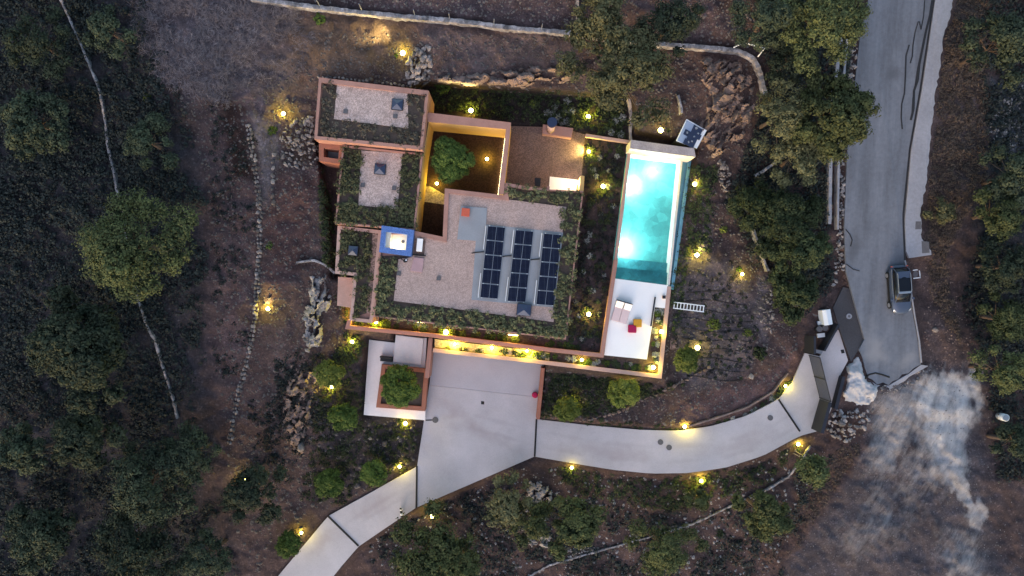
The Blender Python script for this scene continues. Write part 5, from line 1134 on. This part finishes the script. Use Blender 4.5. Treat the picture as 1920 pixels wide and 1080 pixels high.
# ------------------------------------------------------------------ shrubs (each a plant of its own)
def dome_mesh(seed, mat, n=210, leaf=.28, h_=.75, spiky=False):
    r = np.random.default_rng(seed); k = 1 if spiky else 5
    lob = [(0, 0, .62)] + [(.5 * math.cos(a), .5 * math.sin(a), .42 * r.uniform(.7, 1.15)) for a in np.linspace(0, 6.28, 6)[:-1] + r.uniform(0, 1)]
    C, D = [], []
    for x, y, rr in lob:
        m = n // len(lob); v = r.normal(size=(m, 3)); v /= np.linalg.norm(v, axis=1, keepdims=True); v[:, 2] = abs(v[:, 2])
        C.append(np.array((x, y, .05)) + v * np.array((1, 1, h_)) * rr * r.uniform(.6, 1.05, (m, 1))); D.append(v)
    C, D = np.concatenate(C), np.concatenate(D)
    Nn = D + r.normal(size=D.shape) * .5 + np.array((0, 0, .3))
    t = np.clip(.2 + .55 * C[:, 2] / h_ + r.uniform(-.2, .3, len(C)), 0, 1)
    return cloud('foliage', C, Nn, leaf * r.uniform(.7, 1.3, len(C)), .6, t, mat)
def rosette_mesh(seed, mat):
    r = np.random.default_rng(seed); mb = MB()
    for ring, (n, l, el) in enumerate(((11, 1.0, .25), (9, .8, .6), (6, .55, 1.0))):
        for k in range(n):
            a = 2 * math.pi * k / n + ring * .3 + r.uniform(-.1, .1); d = Vector((math.cos(a) * math.cos(el), math.sin(a) * math.cos(el), math.sin(el))); w = Vector((-math.sin(a), math.cos(a), 0)) * .16 * l
            p1 = d * l * .45 + Vector((0, 0, .05)); p2 = d * l; mb.add([tuple(-w * .6), tuple(w * .6), tuple(p1 + w), tuple(p2), tuple(p1 - w)], [(0, 1, 2, 3, 4)])
    return mb.mesh('rosette', mat)
DOMES = {k: [dome_mesh(50 + i + 7 * j, k) for i in range(4)] for j, k in enumerate(('leaf_dark', 'leaf_green', 'leaf_lime_and_lit', 'leaf_grey', 'leaf_brown', 'pine_dark'))}
def shrub(px, py, r_m, kind, label, group, name='garden_shrub', z=None, cat='shrub'):
    zz = tz(px, py) if z is None else z; X, Y, _ = W(px, py, zz)
    o = link(random.choice(DOMES[kind]), name, None, (X, Y, zz - .03), random.uniform(0, 6.28), (r_m, r_m * random.uniform(.85, 1.1), r_m * random.uniform(.75, 1.1)))
    return tag(o, label, cat, group)
def bed(poly, n, r0, r1, kinds, label, group, name='garden_shrub', margin=2, z=None):
    q = scatter(poly, n * 2); q = q[free(q, margin)][:n]
    for x, y in q: shrub(x, y, random.uniform(r0, r1), random.choice(kinds), label, group, name, z)
def cover(name, poly, n_cl, m, r0, r1, h0, h1, leaf, mat, label, asp=.6, thr=0.0, upn=.5, allow=False, margin=4, fade=0.0):
    q = scatter(poly, n_cl); q = q[free(q, margin) & ((sdist(HOUSE_PAD, q[:, 0], q[:, 1]) > 3) | allow)]
    q = q[(fbm(q[:, 0] / 45, q[:, 1] / 45, 51) + rng.uniform(-.1, .1, len(q)) - fade * .3 * (1 - sstep(0, 70, -sdist(poly, q[:, 0], q[:, 1])))) > thr]; nc = len(q)
    z = terrain(q[:, 0], q[:, 1]); P_ = Wn(q[:, 0], q[:, 1], z); rr = rng.uniform(r0, r1, nc); n = nc * m
    off = rng.normal(size=(n, 3)); off /= np.linalg.norm(off, axis=1, keepdims=True); off[:, 2] = abs(off[:, 2])
    hh = np.repeat(rng.uniform(h0, h1, nc), m)
    c = np.repeat(P_, m, 0) + off * np.stack([np.repeat(rr, m)] * 2 + [hh], -1) * rng.uniform(.4, 1.05, (n, 1))
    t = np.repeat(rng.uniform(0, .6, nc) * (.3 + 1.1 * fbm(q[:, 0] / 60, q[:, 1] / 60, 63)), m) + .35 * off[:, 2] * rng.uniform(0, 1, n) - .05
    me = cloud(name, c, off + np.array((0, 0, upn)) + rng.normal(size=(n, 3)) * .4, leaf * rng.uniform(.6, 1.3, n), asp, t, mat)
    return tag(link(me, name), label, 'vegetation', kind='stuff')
GB = [(1098, 262), (1168, 272), (1148, 480), (1124, 655), (1072, 645), (1066, 632), (1092, 420)]
cover('low_shrubbery', GB, 330, 22, .15, .4, .1, .4, .15, 'under', 'mass of dark ground cover between villa and pool', allow=True, margin=2)
cover('low_shrubbery', [(1300, 320), (1345, 330), (1420, 520), (1425, 620), (1400, 700), (1300, 720), (1262, 660), (1275, 560), (1295, 470)], 260, 20, .12, .35, .08, .3, .14, 'under', 'scattered low scrub over the planted slope', allow=True, margin=2, thr=.42)
cover('low_shrubbery', [(395, 190), (480, 230), (484, 560), (450, 720), (400, 700)], 420, 16, .12, .4, .08, .35, .16, 'under', 'sparse scrub on the bare earth west of the dry stone edging', thr=.46)
bed(GB, 70, .25, .5, ['leaf_dark', 'leaf_dark', 'pine_dark'], 'dark low shrub in the bed between the villa and the pool', 'dark shrubs between villa and pool')
for i, (x, y) in enumerate(sorted(((1124, 296), (1157, 293), (1112, 318), (1142, 320), (1150, 386), (1127, 402), (1105, 440), (1100, 452), (1133, 516), (1094, 509), (1079, 567), (1124, 589), (1087, 592), (1092, 635), (1118, 330), (1140, 350), (1106, 480), (1112, 545)), key=lambda p: p[1])):
    shrub(x, y, random.uniform(.3, .42), 'leaf_grey', ORD[i] + ' silver cushion plant in the villa and pool bed, counted from the gravel terrace', 'silver cushions between villa and pool', 'cushion_plant', cat='plant')
for i, (x, y) in enumerate(sorted(((1040, 201), (1058, 210), (1072, 207), (1036, 214), (1046, 220), (1032, 222), (1054, 229), (1065, 229), (1160, 185), (1167, 221), (1153, 228), (1146, 248), (1164, 252), (1063, 190), (1026, 212)), key=lambda p: p[0])):
    shrub(x, y, random.uniform(.4, .52), 'leaf_grey', ORD[i] + ' silver cushion plant behind the bench chimney, counted from the courtyard side', 'silver cushions behind the chimney', 'cushion_plant', cat='plant')
cover('low_shrubbery', [(808, 165), (1080, 170), (1176, 195), (1172, 262), (1080, 240), (960, 222), (808, 205)], 420, 22, .18, .5, .12, .5, .17, 'leaf_dark', 'mass of dark shrubs under the rock face', allow=True, margin=2)
bed([(662, 594), (700, 602), (1060, 646), (1110, 655), (1000, 645), (812, 622), (660, 606)], 55, .3, .5, ['leaf_dark', 'leaf_green', 'leaf_lime_and_lit'], 'small shrub in the strip bed under the main roof edge', 'shrubs under the main roof edge', z=-.1)
bed([(975, 660), (1060, 669), (1120, 677), (1210, 684), (1232, 696), (1100, 684), (990, 671), (900, 661), (830, 652)], 46, .25, .45, ['leaf_dark', 'leaf_green', 'leaf_grey'], 'small shrub in the strip bed between the two garden walls', 'shrubs between the garden walls', z=-.1)
bed([(1231, 580), (1246, 582), (1236, 692), (1217, 688), (1217, 676), (1224, 640)], 26, .25, .42, ['leaf_dark', 'leaf_grey', 'leaf_grey', 'leaf_green'], 'small shrub in the bed beside the white pool deck', 'shrubs beside the pool deck', z=-.1, margin=0)
cover('low_shrubbery', [(1028, 696), (1235, 718), (1300, 715), (1215, 745), (1150, 772), (1060, 785), (1014, 780)], 420, 22, .18, .5, .12, .5, .17, 'leaf_dark', 'mass of shrubs below the retaining wall', allow=True, margin=2)
bed([(1010, 792), (1100, 802), (1270, 811), (1290, 800), (1200, 790), (1090, 785)], 35, .2, .35, ['leaf_dark', 'leaf_dark', 'leaf_brown'], 'tiny dark shrub on the inner edge of the driveway', 'shrubs on the inner driveway edge', margin=1)
bed([(1320, 795), (1400, 775), (1455, 742), (1480, 705), (1488, 712), (1462, 744), (1400, 782)], 26, .2, .38, ['leaf_dark', 'leaf_grey', 'leaf_dark'], 'tiny shrub along the rusty edging of the driveway curve', 'shrubs along the rusty edging', margin=1)
cover('low_shrubbery', [(600, 740), (680, 690), (682, 790), (790, 800), (775, 872), (640, 945), (560, 935)], 420, 22, .18, .5, .12, .5, .17, 'leaf_dark', 'mass of shrubs below the white terrace', allow=True, margin=2)
cover('low_shrubbery', [(1010, 872), (1230, 900), (1430, 870), (1495, 830), (1450, 900), (1250, 960), (1100, 930)], 380, 22, .18, .5, .12, .5, .17, 'leaf_dark', 'mass of shrubs on the bank below the driveway', allow=True, margin=2)
cover('low_shrubbery', [(1292, 310), (1345, 310), (1330, 470), (1290, 480), (1275, 600), (1262, 660), (1258, 560)], 260, 22, .18, .5, .12, .5, .17, 'leaf_dark', 'mass of shrubs along the outer pool side', allow=True, margin=2)
cover('low_shrubbery', [(640, 520), (655, 590), (640, 640), (610, 690), (640, 720), (690, 640), (650, 620), (630, 560)], 130, 22, .18, .5, .12, .5, .17, 'leaf_dark', 'mass of dark shrubs beside the store roof', allow=True, margin=2)
cover('low_shrubbery', [(600, 310), (628, 420), (628, 510), (608, 500), (600, 400)], 130, 22, .18, .5, .12, .5, .17, 'leaf_dark', 'mass of dark shrubs against the west wall', allow=True, margin=2)
# seedlings in rows on the planted slope
for k in range(9):
    for j in range(8):
        x = 1285 + j * 18 + random.uniform(-7, 7) + (k % 2) * 8; y = 548 + k * 19 + random.uniform(-4, 4) + (j * 1.5)
        if x < 1425 - abs(k - 3) * 5 and not (1262 < x < 1320 and 560 < y < 590) and random.random() < .8 and y < 718:
            shrub(x, y, random.uniform(.16, .32), 'leaf_dark', 'tiny dark seedling in the rows of the planted slope', 'seedlings on the planted slope', 'seedling', cat='plant')
for x, y, r_, k, lab in ((1337, 608, .75, 'leaf_lime_and_lit', 'light green bush among the seedling rows'), (1402, 625, .55, 'leaf_lime_and_lit', 'light green bush at the stony edge of the planted slope'), (1356, 430, .5, 'leaf_lime_and_lit', 'yellow green bush on the pale path edge'), (1425, 662, .9, 'leaf_dark', 'dark oval bush at the end of the planted slope'), (1345, 610, .5, 'leaf_dark', 'black green bush beside the light green bush'), (600, 35, .7, 'leaf_green', 'small green bush under the boundary wall'), (510, 245, .6, 'leaf_green', 'small green bush beside the footpath stones'), (1000, 195, .5, 'leaf_lime_and_lit', 'light green bush in the bed under the rock face'), (275, 182, .5, 'leaf_lime_and_lit', 'yellow bush on the edge of the forest'), (505, 460, .5, 'leaf_green', 'small green bush on the bare red earth'), (1713, 457, .4, 'leaf_dark', 'dark weed growing through the end of the pavement'), (1350, 1000, .6, 'leaf_dark', 'dark bush by the thin lower wall'), (830, 160, 1.0, 'leaf_green', 'round green bush at the foot of the stacked stones')):
    shrub(x, y, r_, k, lab, None, 'bush', cat='bush')
# foliage that the lamps light up
for i, (x, y, lab, pw) in enumerate(LAMPS):
    if i in (33, 34): continue
    for k in range(random.choice((0, 1, 1, 2))):
        a = random.uniform(0, 6.28); d = random.uniform(8, 14)
        q = np.array([[x + d * math.cos(a), y + d * math.sin(a)]])
        if free(q, 2)[0]: shrub(q[0, 0], q[0, 1], random.uniform(.3, .45), random.choice(('leaf_green', 'leaf_dark', 'leaf_dark', 'leaf_brown')), 'lit shrub next to the ' + ' '.join(lab.split()[:10]), 'lamp-lit shrubs', 'lit_shrub')
# irrigation hoses across the planted slope
for k in range(10):
    y0 = 545 + k * 18; pts = [G(x, y0 + (x - 1290) * .06 + 3 * math.sin(x * .05 + k), .03) for x in np.linspace(1275 + abs(k - 4) * 3, 1418 - abs(k - 4) * 6, 16)]
    o = MB().tube(pts, .035, 5).build('drip_hose', 'hose'); tag(o, ORD[k] + ' thin black drip hose across the planted slope, counted from the ladder end', 'hose', 'drip hoses on the planted slope')

# ------------------------------------------------------------------ planting on the roofs
def planting(name, polys, z, label, mats=('roofleaf', 'roofleaf_dry'), per=70, hgt=.5, over=.12):
    C, Nn, Sz, T = [], [], [], []
    for poly in polys:
        w = wp(poly, z); ar = abs(sum(w[i][0] * w[(i + 1) % len(w)][1] - w[(i + 1) % len(w)][0] * w[i][1] for i in range(len(w)))) / 2
        nc = int(ar * (8.5 if mats[0] == 'roofleaf_dry' else 16)); q = scatter(poly, nc) + rng.normal(size=(nc, 2)) * 2.2
        q = q[(vnoise(q[:, 0] / 9, q[:, 1] / 9, 19) + rng.uniform(-.25, .25, nc)) > .26]; nc = len(q)
        P_ = Wn(q[:, 0], q[:, 1], np.full(nc, z)); rr = rng.uniform(.16, .36, nc); tone = rng.uniform(0, .75, nc) * (.4 + .9 * vnoise(q[:, 0] / 14, q[:, 1] / 14, 8)); hh = rng.uniform(.1, hgt, nc)
        m = int(per / 5.0); n = nc * m
        off = rng.normal(size=(n, 3)); off /= np.linalg.norm(off, axis=1, keepdims=True); off[:, 2] = abs(off[:, 2])
        c = np.repeat(P_, m, 0) + off * np.repeat(rr, m)[:, None] * np.array((1, 1, .8)) * rng.uniform(.5, 1.05, (n, 1)); c[:, 2] += np.repeat(hh, m) * .5
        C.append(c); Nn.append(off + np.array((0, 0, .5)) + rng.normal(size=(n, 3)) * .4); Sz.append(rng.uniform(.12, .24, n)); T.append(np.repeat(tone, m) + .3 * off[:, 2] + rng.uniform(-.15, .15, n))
    me = cloud(name, np.concatenate(C), np.concatenate(Nn), np.concatenate(Sz), .6, np.concatenate(T), mats[0])
    o = link(me, name); return tag(o, label, 'planting', kind='stuff')
planting('roof_planting', [[(604, 153), (632, 157), (626, 224), (600, 255)], [(766, 174), (799, 178), (789, 275), (764, 270)], [(626, 224), (766, 242), (789, 278), (592, 258)]], ZA - .25, 'dark brownish ground cover round the upper gravel roof', ('roofleaf_dry',), 75, .4)
planting('roof_planting', [[(643, 275), (679, 280), (671, 388), (630, 416)], [(755, 288), (792, 291), (778, 430), (742, 392)], [(632, 384), (775, 392), (777, 432), (628, 418)]], ZB - .2, 'green ground cover round the lower gravel roof', ('roofleaf',), 80, .5)
planting('roof_planting', [[(637, 428), (697, 435), (693, 580), (664, 600), (668, 515), (635, 508)]], ZP - .15, 'dark green bed along the west edge of the roofs', ('roofleaf',), 70, .4)
planting('roof_planting', [[(710, 484), (744, 488), (736, 566), (702, 592)], [(702, 566), (830, 578), (1036, 606), (1062, 636), (900, 620), (700, 595)], [(1054, 388), (1092, 362), (1064, 632), (1036, 604), (1050, 470)], [(947, 347), (1000, 352), (1092, 360), (1062, 388), (1020, 378), (950, 366)]], ZE - .2, 'green ground cover edging the main gravel roof', ('roofleaf',), 80, .5)

# ------------------------------------------------------------------ wild ground cover (masses nobody could count)
cover('undergrowth', [(-80, -80), (250, -80), (330, 150), (390, 380), (390, 600), (370, 780), (430, 1000), (460, 1140), (-80, 1140)], 13000, 12, .2, .65, .2, 1.0, .24, 'under', 'dark forest undergrowth between the pines', thr=.36, fade=.9)
cover('undergrowth', [(1420, -60), (1600, -60), (1600, 60), (1560, 300), (1555, 540), (1500, 600), (1430, 520), (1360, 380), (1400, 280), (1440, 180)], 2600, 12, .25, .6, .2, .9, .26, 'under', 'dark undergrowth beneath the roadside trees', thr=.3)
cover('undergrowth', [(1830, -60), (2000, -60), (2000, 900), (1870, 900), (1850, 700), (1800, 560), (1840, 440), (1850, 300)], 2600, 12, .25, .7, .2, 1.0, .28, 'under', 'dark undergrowth on the far side of the road', thr=.34)
cover('undergrowth', [(690, 990), (900, 920), (1000, 900), (1200, 960), (1440, 940), (1520, 860), (1560, 860), (1500, 1000), (1440, 1140), (700, 1140)], 2400, 12, .2, .55, .15, .6, .24, 'under', 'dark scrub under the pines below the driveway', thr=.42)
cover('undergrowth', [(500, 630), (600, 640), (680, 690), (600, 900), (520, 980), (440, 900), (480, 700)], 1300, 12, .2, .5, .15, .5, .22, 'under', 'dark scrub on the west slope below the villa', thr=.50, fade=.6)
cover('dry_brush', [(240, -60), (480, -60), (600, 40), (560, 150), (470, 200), (380, 190), (300, 150), (255, 90)], 3000, 16, .3, .8, .15, .7, .55, 'brush', 'grey dead brush covering the upper slope', asp=.045, thr=.36, fade=.5)
cover('dry_grass', [(1790, -60), (1850, -60), (1850, 330), (1770, 480), (1800, 640), (1840, 700), (1745, 560), (1735, 480), (1745, 300), (1770, 80)], 2300, 12, .2, .5, .1, .45, .26, 'grass_dry', 'dry brown grass on the road verge', asp=.25, thr=.22)
cover('dry_grass', [(1540, 870), (1620, 800), (1610, 850), (1500, 1020), (1440, 1080), (1420, 1060)], 700, 10, .15, .35, .08, .25, .2, 'grass_dry', 'rusty dry grass along the gravel lot', asp=.25, thr=.35)
cover('dry_grass', [(480, 180), (800, 60), (1090, 70), (1090, 140), (820, 130), (600, 150), (500, 300)], 900, 8, .1, .3, .05, .2, .16, 'grass_dry', 'thin dry grass on the earth above the villa', asp=.2, thr=.45)
def pebbles(name, poly, n, s0, s1, mat, label):
    q = scatter(poly, n); q = q[free(q, 2) & (sdist(HOUSE_PAD, q[:, 0], q[:, 1]) > 1)]; z = terrain(q[:, 0], q[:, 1]); P_ = Wn(q[:, 0], q[:, 1], z + .02); n = len(q)
    base = np.array([(1, 0, 0), (.3, .9, .1), (-.8, .5, 0), (-.8, -.6, .1), (.3, -.9, 0), (.1, .1, .55), (-.2, -.2, .45)]); f = [(0, 1, 5), (1, 2, 5), (2, 6, 5), (2, 3, 6), (3, 4, 6), (4, 5, 6), (4, 0, 5)]
    a = rng.uniform(0, 6.28, n); s = s0 + (s1 - s0) * rng.uniform(0, 1, n) ** 2.5
    B = base[None] * rng.uniform(.7, 1.3, (n, 7, 1)); X = B[..., 0] * np.cos(a)[:, None] - B[..., 1] * np.sin(a)[:, None]; Y = B[..., 0] * np.sin(a)[:, None] + B[..., 1] * np.cos(a)[:, None]
    V = (np.stack([X, Y, B[..., 2]], -1) * s[:, None, None] * .5 + P_[:, None]).reshape(-1, 3)
    F = (np.array(f)[None] + (np.arange(n) * 7)[:, None, None]).reshape(-1, 3)
    me = bpy.data.meshes.new(name); me.from_pydata(V.tolist(), [], F.tolist()); me.materials.append(M[mat]); return tag(link(me, name), label, 'stones', kind='stuff')
pebbles('gravel', [(330, 180), (480, 180), (600, 60), (800, 60), (1090, 70), (1420, 120), (1420, 300), (1300, 300), (1180, 190), (800, 165), (600, 300), (630, 520), (650, 640), (600, 760), (560, 960), (480, 1000), (430, 900), (400, 600), (390, 350)], 9000, .05, .32, 'stone', 'loose pale stones scattered over the bare earth')
pebbles('gravel', [(480, -40), (1420, -40), (1420, 90), (1080, 50), (800, 22), (500, -5)], 2600, .06, .32, 'stone', 'loose stones above the boundary wall')
pebbles('gravel', [(1010, 690), (1240, 715), (1262, 540), (1290, 310), (1400, 330), (1450, 560), (1500, 640), (1450, 740), (1280, 800), (1010, 785)], 3200, .05, .32, 'stone', 'loose stones in the lower garden')
pebbles('gravel', [(560, 780), (780, 790), (780, 880), (600, 965), (480, 1080), (440, 1000)], 700, .08, .45, 'stone', 'loose stones on the slope beside the driveway')
pebbles('gravel', [(690, 1000), (1000, 870), (1250, 900), (1500, 830), (1560, 850), (1440, 1100), (700, 1100)], 1800, .07, .36, 'stone_grey', 'loose stones on the bank below the driveway')
pebbles('gravel', [(1460, 1100), (1625, 780), (1640, 720), (1840, 690), (1940, 1100)], 1500, .04, .14, 'stone_grey', 'small stones on the gravel lot')
pebbles('gravel', [(1730, 490), (1770, 480), (1850, 700), (1735, 690)], 260, .05, .22, 'stone_brown', 'small stones on the dirt shoulder beside the car')
for x, y, s, m_, lab in ((1753, 619, .85, 'stone', 'pale boulder on the dirt shoulder below the parked car'), (722, 831, .95, 'stone', 'large pale boulder on the slope below the white terrace'), (747, 821, .5, 'stone', 'pale stone near the large boulder, toward the white terrace lamp'), (693, 823, .6, 'stone', 'grey stone beside the large boulder, away from the driveway'), (565, 840, 1.3, 'stone', 'big pale slab stone on the west slope'), (583, 222, .75, 'stone', 'pale turquoise grey stone on top of the rubble by the upper roof'), (1357, 575, .4, 'stone', 'white stone on the planted slope'), (1408, 707, .8, 'stone', 'buff boulder on the red bank above the driveway curve'), (1278, 712, .25, 'stone', 'tiny white stone outside the retaining wall corner')):
    o = put_rock(m_, x, y, s, None, 'boulder', up=.2); tag(o, lab, 'boulder')

# ------------------------------------------------------------------ the dog on the driveway
def dog():
    X, Y, _ = W(753, 961, -3.2); z = zdrive(753)
    me = bpy.data.meshes.new('dog'); j = [(-.32, 0, .50), (-.10, 0, .50), (.14, 0, .50), (.30, 0, .54), (.42, 0, .66), (.52, 0, .72), (.66, 0, .69)]; rad = [.10, .13, .14, .12, .075, .085, .04]
    e = [(i, i + 1) for i in range(6)]
    def ch(root, pts, rs):
        p = root
        for q, r in zip(pts, rs): j.append(q); rad.append(r); e.append((p, len(j) - 1)); p = len(j) - 1
    for s in (-1, 1):
        ch(0, [(-.30, s * .09, .36), (-.24, s * .10, .27), (-.36, s * .10, .17), (-.34, s * .10, .03), (-.28, s * .10, .02)], [.075, .05, .032, .026, .025])
        ch(3, [(.28, s * .09, .34), (.26, s * .09, .18), (.27, s * .09, .03), (.33, s * .09, .02)], [.06, .036, .028, .026])
        ch(5, [(.48, s * .075, .80)], [.03])
    ch(0, [(-.46, 0, .48), (-.62, .04, .38), (-.74, .08, .36)], [.035, .04, .02])
    me.from_pydata(j, e, []); o = bpy.data.objects.new('dog', me); COL.objects.link(o)
    sk = o.modifiers.new('skin', 'SKIN')
    for i, d in enumerate(me.skin_vertices[0].data): d.radius = (rad[i], rad[i]); d.use_root = i == 0
    o.modifiers.new('sub', 'SUBSURF').levels = 2; o.modifiers['sub'].render_levels = 2
    m, nt, b = new_mat('black_and_white_coat'); tc = N(nt, 'ShaderNodeTexCoord'); sp_ = N(nt, 'ShaderNodeSeparateXYZ'); nt.links.new(tc.outputs['Object'], sp_.inputs[0])
    rp = N(nt, 'ShaderNodeValToRGB'); rp.color_ramp.interpolation = 'CONSTANT'; el = rp.color_ramp.elements; el[0].position = 0; el[0].color = (.01, .01, .01, 1)
    for p_, c_ in ((.22, .01), (.34, .7), (.5, .01), (.70, .7), (.80, .01), (.93, .6)):
        n_ = el.new(p_); n_.color = (c_, c_, c_, 1)
    mr = N(nt, 'ShaderNodeMapRange'); mr.inputs['From Min'].default_value = -.74; mr.inputs['From Max'].default_value = .70
    nt.links.new(sp_.outputs[0], mr.inputs['Value']); nt.links.new(mr.outputs[0], rp.inputs[0]); nt.links.new(rp.outputs[0], b.inputs['Base Color']); b.inputs['Roughness'].default_value = .9
    me.materials.append(m); o.location = (X, Y, z); o.rotation_euler = (0, 0, math.radians(95)); tag(o, 'black and white dog standing on the driveway beside the leafy pine', 'dog')
dog()
